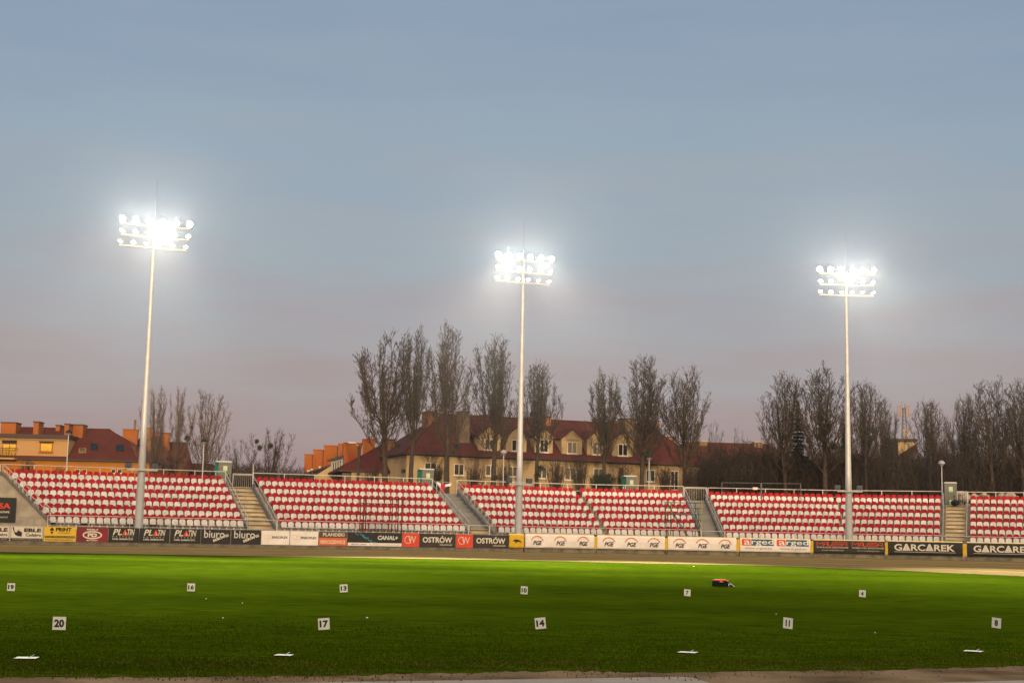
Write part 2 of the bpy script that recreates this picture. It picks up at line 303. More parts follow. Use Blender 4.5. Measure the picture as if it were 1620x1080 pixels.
scatter_grass('grass', 220000, 12.6, 30, .006, .016, 1, M['blade'], lambda X, Y, r: (Y < np.interp(X / Y, fx, fy) - .1) & (r.random(len(X)) < np.clip((22 - Y) / 8, 0, 1)) & (Y > edgeY(X, Y) + .05 + .5 * r.random(len(X)) ** 2 * 1.2) & (r.random(len(X)) < np.clip((Y - edgeY(X, Y)) / 1.8 + .35, 0, 1)) & (patches(X, Y) * .3 + r.random(len(X)) * 1.4 > .15))
scatter_grass('dry_grass', 22000, 12.4, 17.5, .006, .024, 2, M['blade2'], lambda X, Y, r: (np.abs(Y - edgeY(X, Y) - .7) < 1.6 * r.random(len(X)) ** 1.5 + .1) & (patches(X * 1.4, Y * 2) * .3 + r.random(len(X)) > .35))
# ------------------------------------------------------------------ stands
ROWS, TREAD, RISE = 12, .82, .31
def seat_mesh(m, name, down=False):
    g = MB(); w_, zt = .208, .80
    prof = [(-w_ * .88, .44), (w_ * .88, .44), (w_, .58), (w_ * .96, .69), (w_ * .80, .765), (w_ * .45, zt), (-w_ * .45, zt), (-w_ * .80, .765), (-w_ * .96, .69), (-w_, .58)]
    n = len(prof); P = []
    for d in (0.0, .035):
        for x, z in prof: P.append((x, .36 + (z - .44) * .22 + d - .22 * (x * x) , z))
    g.poly(P, [tuple(range(n)), tuple(range(2 * n - 1, n - 1, -1))] + [((i + 1) % n, i, n + i, n + (i + 1) % n) for i in range(n)])
    # pan with a rolled front lip
    yp = [(.0, .375), (-.01, .40), (.02, .425), (.20, .405), (.37, .43), (.37, .40), (.2, .375), (.03, .37)]
    k = len(yp); P = [(-w_ * .95, y, z) for y, z in yp] + [(w_ * .95, y, z) for y, z in yp]
    g.poly(P, [tuple(range(k)), tuple(range(2 * k - 1, k - 1, -1))] + [((i + 1) % k, i, k + i, k + (i + 1) % k) for i in range(k)])
    g.mi = 1; g.box(-.05, .05, .12, .30, 0, .37); g.box(-.19, .19, .17, .21, .345, .368)
    if down:
        g.mi = 2; g.box(-w_, w_, -.03, .02, .30, .40); g.box(-w_, w_, -.03, .30, .20, .24)
    return g.mesh(name, [m, M['galv'], M['dark']])
SR, SW = seat_mesh(M['red'], 'seat_red'), seat_mesh(M['white'], 'seat_white'); SD = seat_mesh(M['white'], 'seat_with_dark_base', True)
def arr(me):
    n = len(me.vertices); co = np.empty(n * 3); me.vertices.foreach_get('co', co); return co.reshape(-1, 3), [tuple(p.vertices) for p in me.polygons], [p.material_index for p in me.polygons]
def edge_px(bp, tp, k):             # image column of a side edge at row k (straight in plan)
    t = k / (ROWS - 1); return bp + (tp - bp) * (t / (t + (1 - t) * 1.09))
def terrace(g, sec, z0, extend=0.0, sub=1):
    bl, br, tl, tr = sec; nr = ROWS * sub
    for j in range(nr):
        k = j / sub; zt = z0 + k * RISE + (RISE * (1 - 1 / sub) if sub > 1 else 0) - (RISE if sub > 1 else 0) + (RISE / sub if sub > 1 else 0)
        of, ob = k * TREAD - .30, (k + 1 / sub) * TREAD - .30
        if j == nr - 1: ob += .9
        zf = max(zt, .2)
        a0 = find(edge_px(bl, tl, k), zf, of); a1 = find(edge_px(br, tr, k), zf, of); b0 = a0 + (0); 
        b0 = find(edge_px(bl, tl, k + 1 / sub), zf, ob); b1 = find(edge_px(br, tr, k + 1 / sub), zf, ob)
        A = run(of, a0, a1); B = run(ob, b0, b1)
        if len(A) != len(B): 
            q = min(len(A), len(B)); A = [A[0]] + A[1:-1][:q - 2] + [A[-1]]; B = [B[0]] + B[1:-1][:q - 2] + [B[-1]]
        n = len(A); zb = -.01 if j == 0 else zt - RISE / sub - .02
        P = [(p.x, p.y, zb) for p in A] + [(p.x, p.y, zt) for p in A] + [(p.x, p.y, zt) for p in B] + [(A[0].x, A[0].y, -.01), (B[0].x, B[0].y, -.01), (A[-1].x, A[-1].y, -.01), (B[-1].x, B[-1].y, -.01)]
        fs = []
        for i in range(n - 1): fs += [(i, i + 1, n + i + 1, n + i), (n + i, n + i + 1, 2 * n + i + 1, 2 * n + i)]
        q = 3 * n; fs += [(q + 1, q, n, 2 * n), (q + 2, q + 3, 3 * n - 1, 2 * n - 1)]
        g.poly(P, fs)
def make_stand(sec, z0, label, seed, blocks=None, darkseats=0, zr=None):
    rnd = random.Random(seed); bl, br, tl, tr = sec
    o0, _ = on(0, find((bl + br) / 2, z0, 0)); L = Vector((o0.x, o0.y, 0))
    st = thing('grandstand', label, 'grandstand', L, 0, 'seating blocks of the far grandstand')
    g = MB(); terrace(g, (bl - 7, br + 7, tl - 6, tr + 6), z0); 
    g.v = [(x - L.x, y - L.y, z) for x, y, z in g.v]; g.build('terrace', M['concrete'], st)
    seats = []
    for k in range(ROWS):
        off = k * TREAD; zz = z0 + k * RISE
        for (a, b_, c, d) in (blocks or [sec]):
            s0 = find(edge_px(a, c, k), zz + .6, off) ; s1 = find(edge_px(b_, d, k), zz + .6, off)
            n = max(2, round((s1 - s0) / .5)); 
            for i in range(n):
                s = s0 + (i + .5) * (s1 - s0) / n; p, an = on(off, s); seats.append((k, p.x - L.x, p.y - L.y, zz, an))
    dist = lambda q: (q[1] + L.x) ** 2 + (q[2] + L.y) ** 2
    order = sorted(seats, key=dist); near_, rest = order[:100], order[100:]
    for q in near_:
        k, x, y, z, an = q; red = k % 2 == 1
        me = SR if red else SW
        if not red and k == 0 and darkseats and rnd.random() < darkseats: me = SD
        o = place(me, 'seat', st, (x, y, z), an + rnd.uniform(-.05, .05))
    vs, fs, ms = [], [], []; b = 0
    src = {0: arr(SW), 1: arr(SR)}
    for k, x, y, z, an in rest:
        co, f, mi = src[k % 2]; c_, s_ = math.cos(an), math.sin(an)
        vs.append(np.stack([co[:, 0] * c_ - co[:, 1] * s_ + x, co[:, 0] * s_ + co[:, 1] * c_ + y, co[:, 2] + z], 1)); fs += [tuple(b + i for i in t) for t in f]
        ms += [(m if m else (2 if k % 2 else 0)) for m in mi]; b += len(co)
    me = bpy.data.meshes.new('seats'); me.from_pydata(np.concatenate(vs).tolist(), [], fs)
    for m in (M['white'], M['galv'], M['red']): me.materials.append(m)
    me.polygons.foreach_set('material_index', ms); me.update()
    o = bpy.data.objects.new('upper_seat_rows', me); C.objects.link(o); o.parent = st; o['kind'] = 'stuff'
    return st
ZA, ZB, ZC, ZD, ZE = 1.06, 1.04, 1.0, .93, .90
SEC_A = (78, 388, 12, 353); SEC_B = (446, 739, 407, 681); SEC_C = (791, 1107, 730, 1079); SEC_D = (1150, 1487, 1122, 1489); SEC_E = (1534, 1660, 1535, 1665)
make_stand(SEC_A, ZA, 'leftmost block of red and white seats, beside the bare concrete wing wall', 1, darkseats=.2)
make_stand(SEC_B, ZB, 'red and white seating block behind the red oxide scaffold, left of the middle mast', 2)
make_stand(SEC_C, ZC, 'wide red and white seating block with the middle mast in front and a bend halfway', 3, blocks=[(791, 957, 730, 911), (963, 1107, 917, 1079)])
make_stand(SEC_D, ZD, 'red and white seating block behind the right-hand mast', 4)
make_stand(SEC_E, ZE, 'seating block cut by the right picture edge, right of the dark portable toilet', 5)
def stairs(sec, z0, m, label, low=None):
    L = on(0, find((sec[0] + sec[1]) / 2, z0, 0))[0]; L = Vector((L.x, L.y, 0))
    t = thing('concrete_stairs', label, 'stairs', L, 0, 'stairs between the seating blocks')
    g = MB(); terrace(g, sec, z0 - .02); 
    if low:                         # grey sheeting over the upper treads, bare concrete below
        v = len(g.v); cut = None
    g.v = [(x - L.x, y - L.y, z) for x, y, z in g.v]
    per = None
    if low:
        nf = len(g.f) // ROWS; g.m = [(0 if i // nf < low else 1) for i in range(len(g.f))]; g.build('steps', [M['stair'], M['sheet']], t)
    else: g.build('steps', m, t)
    h = MB()                        # dark strips put in as the shadow line of each step
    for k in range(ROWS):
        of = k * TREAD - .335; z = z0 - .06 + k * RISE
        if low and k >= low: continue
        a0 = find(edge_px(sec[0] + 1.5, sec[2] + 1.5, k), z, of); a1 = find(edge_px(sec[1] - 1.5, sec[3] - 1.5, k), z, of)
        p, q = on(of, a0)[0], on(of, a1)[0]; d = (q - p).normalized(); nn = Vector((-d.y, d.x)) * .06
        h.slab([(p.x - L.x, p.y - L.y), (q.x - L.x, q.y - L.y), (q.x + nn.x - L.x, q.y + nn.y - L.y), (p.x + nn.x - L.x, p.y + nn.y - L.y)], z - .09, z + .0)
    h.build('step_shadow_strip', M['kick'], t); return t
stairs((396, 438, 360, 400), ZB, M['stair'], 'yellowish concrete stairs between the first and second seating blocks')
stairs((747, 783, 688, 723), ZC + .02, M['stair'], 'stairs half covered in grey sheeting, left of the middle mast', low=3)
stairs((1115, 1142, 1086, 1115), ZD + .03, M['sheet'], 'grey stairs behind the green tube scaffold', low=2)
stairs((1495, 1527, 1496, 1528), ZE + .02, M['stair'], 'concrete stairs below the dark portable toilet', )
# railings -------------------------------------------------------------------
def railing(off, px0, px1, z0, h, label, post=2.4, balus=0, cat='railing', name='railing', group='metal railings of the far stand', mids=(.5,), r=.028, lowbar=False):
    s0, s1 = find(px0, z0 + h, off), find(px1, z0 + h, off); P = run(off, s0, s1); L = Vector((P[0].x, P[0].y, z0))
    t = thing(name, label, cat, L, 0, group); g = MB()
    for a, b in zip(P, P[1:]):
        for hh in (h,) + tuple(h * m for m in mids): g.tube((a.x - L.x, a.y - L.y, hh), (b.x - L.x, b.y - L.y, hh), r if hh == h else r * .75, n=6)
    g.build('rail', M['galv'], t)
    n = max(1, round((s1 - s0) / post))
    for i in range(n + 1):
        p, a = on(off, s0 + (s1 - s0) * i / n); g = MB(); g.tube((p.x - L.x, p.y - L.y, 0), (p.x - L.x, p.y - L.y, h), r * 1.15, n=6); g.build('post', M['galv'], t)
    if balus:
        g = MB(); n = int((s1 - s0) / balus); top = h * (mids[0] if mids else 1)
        for i in range(n + 1):
            p, a = on(off, s0 + (s1 - s0) * i / n); g.tube((p.x - L.x, p.y - L.y, .0), (p.x - L.x, p.y - L.y, top), .008, n=4, caps=False)
        g.build('baluster_grid', M['galv'], t)
    return t
TZ = lambda z: z + 11 * RISE
railing(9.75, 1, 357, TZ(ZA), 1.12, 'top railing behind the back row of the leftmost seating block')
railing(9.75, 401, 684, TZ(ZB), 1.12, 'top railing behind the back row, ending at the red and white flag')
railing(9.75, 723, 1081, TZ(ZC), 1.12, 'top railing in front of the long cream house')
railing(9.75, 1120, 1491, TZ(ZD), 1.12, 'top railing under the pale fence frame, right of the grey stairs')
railing(9.75, 1531, 1665, TZ(ZE), 1.12, 'top railing in front of the wrapped stone bales')
railing(10.3, 369, 400, PZ + .1, 1.08, 'baluster railing at the head of the stairs by the green and grey toilet', balus=.14, mids=(.93,))
railing(10.3, 1083, 1118, PZ + .1, 1.08, 'baluster railing at the head of the grey stairs', balus=.14, mids=(.93,))
railing(10.3, 1514, 1530, PZ + .1, 1.08, 'short baluster railing right of the dark toilet', balus=.14, mids=(.93,))
for a, b, z, l in ((76, 392, ZA, 'below the leftmost seats, above the furniture and battery boards'), (392, 438, ZA, 'at the foot of the first stairs'), (439, 741, ZB, 'above the cream and orange boards, in front of the red scaffold'),
                   (742, 774, ZC, 'at the foot of the half sheeted stairs'), (775, 1109, ZC, 'in front of the bend of the wide seating block'), (1110, 1146, ZD, 'at the foot of the grey stairs'), (1147, 1490, ZD, 'in front of the seats by the right-hand mast'), (1491, 1665, ZE, 'at the far right, crossing the foot of the last stairs')):
    railing(-1.0, a, b, z - .35, 1.22, 'low front railing ' + l, post=2.7, balus=.16, mids=(.45,), r=.024)
def stair_rail(px_b, px_t, z0, label, side):
    k0, k1 = 0, ROWS - 1; pts = []
    for k in range(ROWS):
        z = z0 + k * RISE; s = find(edge_px(px_b, px_t, k), z, k * TREAD - .3); p = on(k * TREAD - .3, s)[0]; pts.append(Vector((p.x, p.y, z)))
    L = pts[0]; t = thing('stair_railing', label, 'railing', L, 0, 'sloping railings beside the seats')
    g = MB(); a = pts[0] - L; b = pts[-1] - L
    for h, r in ((.95, .02), (.5, .014)): g.tube(a + Vector((0, 0, h)), b + Vector((0, 0, h)), r, n=6)
    g.build('handrail', M['galv'], t)
    g = MB(); d = Vector((b.y - a.y, a.x - b.x, 0)).normalized() * .05
    q = [a + Vector((0, 0, -.12)), b + Vector((0, 0, -.12)), b + Vector((0, 0, .22)), a + Vector((0, 0, .22))]
    g.poly([p - d for p in q] + [p + d for p in q], [(0, 1, 2, 3), (7, 6, 5, 4), (0, 4, 5, 1), (3, 2, 6, 7), (0, 3, 7, 4), (1, 5, 6, 2)]); g.build('stringer', M['stringer'], t)
    for k in range(0, ROWS, 2):
        g = MB(); p = pts[k] - L; g.tube(p, p + Vector((0, 0, .95)), .022, n=5); g.build('post', M['stringer'], t)
for pb, pt, z, l in ((392, 357, ZA, 'right edge of the leftmost seating block, beside the first stairs'), (438, 399, ZB, 'left edge of the second seating block, beside the first stairs'), (744, 686, ZB, 'beside the grey sheeting, on the side of the red scaffold'),
                     (784, 724, ZC, 'beside the grey sheeting, on the side of the middle mast'), (1112, 1083, ZC, 'right edge of the wide block, behind the green scaffold'), (1144, 1116, ZD, 'between the grey stairs and the right-hand seats'),
                     (1492, 1493, ZD, 'left of the last stairs, under the dark toilet'), (1529.5, 1530.5, ZE, 'right of the last stairs')):
    stair_rail(pb, pt, z, 'sloping stair railing at the ' + l if 'edge' in l else 'sloping stair railing ' + l, 0)
# concrete wing wall at the left end, following the slope of the seats
def wingwall():
    a = on(-.45, find(79, ZA, -.45))[0]; b = on(-.45, find(4, 4.6, -.45))[0]; d = (b - a).normalized()
    nrm = Vector((-d.y, d.x))
    if nrm.y > 0: nrm = -nrm
    L = Vector((a.x, a.y, 0)); t = thing('wing_wall', 'bare concrete wing wall with sloping cap closing the left end of the seats', 'wall', L)
    a0 = a; ln = (b - a).length; h0 = zat(824, 79, a.y) - .2; h1 = zat(745.5, 4, b.y) - .2
    def pt(u, off, z): q = a0 + d * u + nrm * off; return (q.x - L.x, q.y - L.y, z)
    g = MB(); prof = [(0, 0), (0, h0), (ln, h1), (ln + 8, h1), (ln + 8, 0)]
    P = [pt(u, .05, z) for u, z in prof] + [pt(u, .30, z) for u, z in prof]; n = 5
    g.poly(P, [(0, 1, 2, 3, 4), (9, 8, 7, 6, 5)] + [(i, (i + 1) % n, n + (i + 1) % n, n + i) for i in range(n)]); g.build('wall_face', M['concrete'], t)
    g = MB(); 
    for (u0, z0), (u1, z1) in zip(prof[1:4], prof[2:4]):
        g.poly([pt(u0, -.02, z0 + .002), pt(u1, -.02, z1 + .002), pt(u1, .42, z1 + .002), pt(u0, .42, z0 + .002), pt(u0, -.02, z0 + .2), pt(u1, -.02, z1 + .2), pt(u1, .42, z1 + .2), pt(u0, .42, z0 + .2)], [(0, 3, 2, 1), (4, 5, 6, 7), (0, 1, 5, 4), (1, 2, 6, 5), (2, 3, 7, 6), (3, 0, 4, 7)])
    g.build('coping', M['stringer'], t)
    g = MB(); 
    for h in (.9, .55): g.tube(pt(0, .0, h0 + .1 + h), pt(ln, .0, h1 + .1 + h - .3), .028, n=6)
    for k in range(8): u = ln * k / 7; z = h0 + (h1 - h0) * k / 7; g.tube(pt(u, .0, z), pt(u, .0, z + .95 - .3 * k / 7), .022, n=5)
    g.build('handrail', M['galv'], t)
    # seams of the cast panels
    g = MB()
    for u, zt in ((1.0, 1.8), (2.3, 3.0), (4.6, 4.4), (6.9, 4.4)): g.poly([pt(u, .306, .1), pt(u + .035, .306, .1), pt(u + .035, .306, zt), pt(u, .306, zt)], [(0, 1, 2, 3)])
    g.poly([pt(.5, .307, 1.72), pt(16, .307, 1.72), pt(16, .307, 1.75), pt(.5, .307, 1.75)], [(0, 1, 2, 3)]); g.build('panel_joint', M['grey'], t)
    # banner hung on the wall
    def U(px, z): 
        lo, hi = 0, 14
        for _ in range(30):
            m = (lo + hi) / 2; q = a0 + d * m + nrm * .3
            if proj((q.x, q.y, z))[0] > px: lo = m
            else: hi = m
        return lo
    ur = U(25, 2); q = a0 + d * ur + nrm * .33; zt = zat(787, 25, q.y); zb = zat(826.5, 24, q.y); ang = math.atan2(-d.y, -d.x)
    wdt = 2.9; q2 = q + d * wdt; B = thing('banner', 'black banner with red lettering hung on the concrete wing wall', 'banner', (q2.x, q2.y, zb), ang)
    g = MB(); g.box(0, wdt, -.012, .0, 0, zt - zb); g.build('cloth', M['black'], B); H = zt - zb
    letters('MALESA', .3, wdt - .35, H * .55, H * .78, M['orange'], B, y=-.02, bold=.03); letters('POKRYCIA DACHOWE', .3, wdt - .4, H * .38, H * .46, M['cream'], B, y=-.02, bold=.02)
    letters('www.malesapol.pl', 1.2, wdt - .5, H * .17, H * .26, M['cream'], B, y=-.02)
wingwall()
# ------------------------------------------------------------------ advertising boards along the track
BOFF = -2.5
def disc_pts(cx, cz, rx, rz, n=28, a0=0, a1=2 * math.pi):
    return [(cx + rx * math.cos(a0 + (a1 - a0) * i / n), cz + rz * math.sin(a0 + (a1 - a0) * i / n)) for i in range(n if abs(a1 - a0 - 2 * math.pi) < 1e-6 else n + 1)]
def flat(polys, m, parent, y=-.012, name='emblem'):
    g = MB()
    for p in polys: g.poly([(x, y, z) for x, z in p], [tuple(range(len(p)))])
    return g.build(name, m, parent)
def ring(cx, cz, rx, rz, w, a0=0.0, a1=2 * math.pi, n=28):
    q = []
    for i in range(n):
        t0 = a0 + (a1 - a0) * i / n; t1 = a0 + (a1 - a0) * (i + 1) / n
        q.append([(cx + rx * math.cos(t0), cz + rz * math.sin(t0)), (cx + (rx - w) * math.cos(t0), cz + (rz - w) * math.sin(t0)), (cx + (rx - w) * math.cos(t1), cz + (rz - w) * math.sin(t1)), (cx + rx * math.cos(t1), cz + rz * math.sin(t1))])
    return q
def rect(x0, x1, z0, z1): return [(x0, z0), (x1, z0), (x1, z1), (x0, z1)]
def board(px0, px1, m, label, group, zb=.25, zt=1.2, th=.05, pad=False, name='advertising_board'):
    s0, s1 = find(px0, .7, BOFF), find(px1, .7, BOFF); a, _ = on(BOFF, s0); b, _ = on(BOFF, s1); an = math.atan2(b.y - a.y, b.x - a.x); W = (b - a).length
    B = thing(name, label, 'advertising board', (a.x, a.y, zb), an, group); H = zt - zb; g = MB()
    if not pad: g.box(.01, W - .01, 0, th, 0, H); g.build('panel', m, B)
    else:
        n = 24; prof = [(0, .02), (-.03, .1), (-.05, H * .5), (-.03, H - .12), (.02, H - .05)]     # soft padded front with a slack lower edge
        r_ = random.Random(px0); P = []
        for i in range(n + 1):
            sag = .012 * math.sin(i * 1.7 + px0) + r_.uniform(-.012, .012)
            for j, (y, z) in enumerate(prof): P.append((W * i / n, y + r_.uniform(-.006, .006), z + (sag if j == 0 else 0)))
        k = len(prof); fs = [(i * k + j, (i + 1) * k + j, (i + 1) * k + j + 1, i * k + j + 1) for i in range(n) for j in range(k - 1)]; g.poly(P, fs)
        g.box(0, W, .02, .45, 0, H - .06); o = g.build('panel', m, B)
        g = MB(); P = []
        pr2 = [(.02, H - .05), (.06, H + .0), (.2, H + .03), (.42, H + .01), (.46, H - .06)]; k = len(pr2)
        for i in range(n + 1):
            dz = r_.uniform(-.008, .008)
            for y, z in pr2: P.append((W * i / n, y, z + dz))
        g.poly(P, [(i * k + j, (i + 1) * k + j, (i + 1) * k + j + 1, i * k + j + 1) for i in range(n) for j in range(k - 1)]); g.build('padded_top', M['padtop'], B)
    kb = MB(); kb.box(.0, W, .03 if not pad else .1, .09 if not pad else .4, -zb + .005, -.004); kb.build('kick_board', M['kick'], B)
    return B, W, H
FB = lambda W, x: x * W
GL = 'flat advertising boards along the track'; GP = 'padded advertising banners along the track'
for px0, px1, lab in ((-36, 15.5, 'cream furniture board cut by the left picture edge'), (16, 68.5, 'cream furniture board with a black chaise emblem, left of the yellow board')):
    B, W, H = board(px0, px1, M['cream'], lab, GL)
    flat([rect(.05, W - .05, H - .045, H - .03), rect(.05, W - .05, .16, .175), rect(.05, .065, .16, H - .03), rect(W - .065, W - .05, .16, H - .03), rect(.03, W - .03, .01, .15)], M['black'], B, name='border')
    flat([[(.12, H - .1), (.2, H - .08), (.26, H - .38), (.38, H - .42), (.5, H - .28), (.6, H - .36), (.72, H - .4), (.72, H - .66), (.5, H - .66), (.3, H - .56), (.2, H - .34)]], M['black'], B)
    letters('M', .3, .66, H - .34, H - .1, M['cream'], B, y=-.018, bold=.03); letters('M', .27, .69, H - .35, H - .08, M['black'], B, y=-.015, bold=.05) if False else None
    letters('EBLE', .84, W - .14, H - .38, H - .14, M['black'], B, bold=.045); letters('Cadabra', .95, W - .14, H - .66, H - .46, M['black'], B, bold=.02)
    letters('www.meblecadabra.com.pl', .15, W - .15, .05, .12, M['cream'], B, y=-.016)
B, W, H = board(69.5, 120, M['yel'], 'yellow print shop board with black diamond emblem, right of the furniture boards', GL)
flat([[(.34, H - .22), (.48, H - .03), (.62, H - .22), (.48, H - .30)], [(.38, H - .33), (.58, H - .33), (.48, H - .5)]], M['ink'], B)
letters('PRINT', .72, W - .28, H - .3, H - .06, M['ink'], B, bold=.05); letters('WIZARD', .85, W - .38, H - .45, H - .35, M['brown'], B)
flat([rect(.05, W - .06, .22, .36)], M['brown'], B, name='stripe'); letters('REKLAMY  DRUK  BANERY  OKLEJANIE', .1, W - .1, .26, .32, M['yel'], B, y=-.017); letters('WWW.PRINTWIZARDS.PL', .1, W - .14, .05, .15, M['brown'], B, bold=.02)
B, W, H = board(121, 171, M['maroon'], 'dark red board with a cream oval emblem between the yellow and black boards', GL)
flat(ring(W / 2, H * .47, .62, .27, .09), M['cream'], B); letters('PD', W / 2 - .3, W / 2 + .3, H * .33, H * .6, M['cream'], B, bold=.06); letters('MEBLE', W / 2 - .36, W / 2 + .36, H * .79, H * .9, M['cream'], B, bold=.03); letters('BOCIAN', W / 2 - .34, W / 2 + .34, H * .06, H * .15, M['cream'], B, bold=.03)
for i, (a, b, l) in enumerate(((171.5, 220, 'first black battery board, directly right of the dark red board'), (220.5, 268.5, 'middle one of the three black battery boards'), (269, 317.5, 'third black battery board, left of the rounded white lettering'))):
    B, W, H = board(a, b, M['black'], l, GL)
    letters('PL', .28, .86, H * .5, H * .92, M['cream'], B, bold=.02, shear=.25); letters('TIN', 1.2, W - .3, H * .5, H * .92, M['cream'], B, bold=.02, shear=.25)
    flat([[(.86, H * .5), (1.24, H * .5), (1.06, H * .92)]], M['orange'], B); flat([[(1.0, H * .52), (1.1, H * .6), (1.02, H * .76), (1.12, H * .66), (1.15, H * .58), (1.08, H * .51)]], M['peach'], B, y=-.016)
    letters('B  A  T  T  E  R  Y', .26, W - .36, H * .36, H * .43, M['cream'], B); letters('KAMIL GRABARCZYK', .26, W - .36, H * .18, H * .29, M['cream'], B, bold=.025)
for a, b, l in ((318, 365, 'black board with rounded white office lettering, right of the battery boards'), (365.5, 413, 'black office services board beside the first cream white board')):
    B, W, H = board(a, b, M['black'], l, GL)
    letters('biuro', .2, W - .42, H * .42, H * .96, M['white'], B, bold=.01); letters('SERWIS', W * .42, W * .98, H * .12, H * .30, M['cream'], B, bold=.04, rot=.38)
for a, b, l in ((413.5, 458, 'first cream white board with small black lettering'), (459, 503.5, 'second cream white board with small black lettering, left of the brown and orange board')):
    B, W, H = board(a, b, M['banner'], l, GL)
    flat(ring(.33, H * .56, .17, .15, .02) + ring(.62, H * .56, .17, .15, .02), M['peach'], B); letters('SINKOPLEX', .72, W - .12, H * .45, H * .62, M['ink'], B, bold=.02)
B, W, H = board(504, 549, M['brown'], 'board split in brown and orange halves, lettered in cream', GL)
flat([rect(.02, W - .02, .02, H * .56)], M['logoor'], B, name='stripe'); letters('PLANDEKI', .3, W - .2, H * .68, H * .92, M['cream'], B, bold=.03); letters('SIEROSZEWICE', .12, W - .12, H * .14, H * .4, M['cream'], B, y=-.016, bold=.03)
B, W, H = board(549.5, 636, M['black'], 'long black television channel board with turquoise splash and white bottom strip', GL)
flat([rect(.03, W - .03, .02, H * .25)], M['banner'], B, name='stripe'); letters('CANAL+', W * .55, W - .3, H * .48, H * .8, M['white'], B, bold=.05, shear=.15)
rr = random.Random(4); pl_ = []
for i in range(26):
    t = i / 25; x = .55 + t * 1.3 + rr.uniform(-.15, .15); z = H * (.97 - .68 * t) + rr.uniform(-.03, .03); q = rr.uniform(.05, .14); pl_.append([(x, z), (x + q * 2.2, z - q * .25), (x + q * 1.5, z - q * .7)])
flat(pl_, M['teal'], B, name='splash'); letters('SALON CANAL+', .3, W * .36, H * .08, H * .18, M['ink'], B, y=-.016, bold=.02); letters('UL. KALISKA 27 OSTROW WLKP', W * .4, W - .2, H * .09, H * .17, M['grey'], B, y=-.016)
for a, b, c, l in ((636.5, 663.5, 721, 'left'), (721.5, 748.5, 805, 'right')):
    B, W, H = board(a, b, M['orange'], l + ' one of the two square red boards with an intertwined monogram', GL)
    flat(ring(.42, H * .53, .27, .28, .05, .6, 5.8), M['peach'], B); letters('W', .42, W - .26, H * .27, H * .8, M['peach'], B, bold=.01, y=-.015); flat([[(.5, H * .62), (.6, H * .6), (.66, H * .22)]], M['cream'], B, y=-.017)
    B, W, H = board(b, c, M['charcoal'], 'charcoal town board right of the ' + l + ' square red monogram board', GL)
    letters('OSTRÓW', .24, W - .28, H * .34, H * .86, M['cream'], B, bold=.03); letters('WIELKOPOLSKI', W * .55, W - .28, H * .14, H * .24, M['cream'], B, bold=.02)
PB, PT = .33, 1.33
B, W, H = board(805.5, 828.5, M['yel2'], 'yellow padded box with a black leaping cat mark, at the foot of the middle mast', GP, zb=.3, zt=1.3, pad=True)
flat([[(.25, H * .5), (.42, H * .6), (.62, H * .62), (.85, H * .52), (.95, H * .4), (.78, H * .46), (.6, H * .44), (.5, H * .34), (.47, H * .46)]], M['ink'], B, y=-.07)
for i, (a, b) in enumerate(((831, 940), (945, 1052), (1057, 1165))):
    B, W, H = board(a, b, M['banner'], ('first of the three long white banners with red arcs, beside the yellow padded box', 'middle one of the three long white banners with red arcs', 'last of the three long white banners with red arcs')[i], GP, zb=PB, zt=PT, pad=True)
    for k in range(3):
        c = W * (.5 + k) / 3; q = ring(c, H * .18, .58, .70, .065, math.pi * .17, math.pi * .83, 20)
        flat(q, M['logoor'], B, y=-.062, name='arc'); letters('PGE', c - .32, c + .38, H * .2, H * .52, M['ink'], B, y=-.062, shear=.25, bold=.03)
B, W, H = board(1171, 1282, M['banner'], 'white banner with red and blue boxes and a web address', GP, zb=PB, zt=PT, pad=True)
for k in range(2):
    x = .12 + k * W * .497; q = W * .47
    flat([rect(x, x + q * .26, H * .46, H * .93)], M['logored'] if False else M['orange'], B, y=-.06, name='red_box'); flat([rect(x + q * .28, x + q * .97, H * .46, H * .93)], M['blue'], B, y=-.06, name='blue_box')
    letters('a', x + q * .06, x + q * .25, H * .52, H * .84, M['banner'], B, y=-.066, bold=.01); letters('rged', x + q * .29, x + q * .96, H * .44, H * .93, M['banner'], B, y=-.066, bold=.01); letters('www.arged.eu', x + q * .1, x + q * .9, H * .15, H * .35, M['grey'], B, y=-.062)
B, W, H = board(1287, 1400, M['charcoal'], 'dark roofing banner with two red angular names, left of the cream capitals', GP, zb=PB, zt=PT, pad=True)
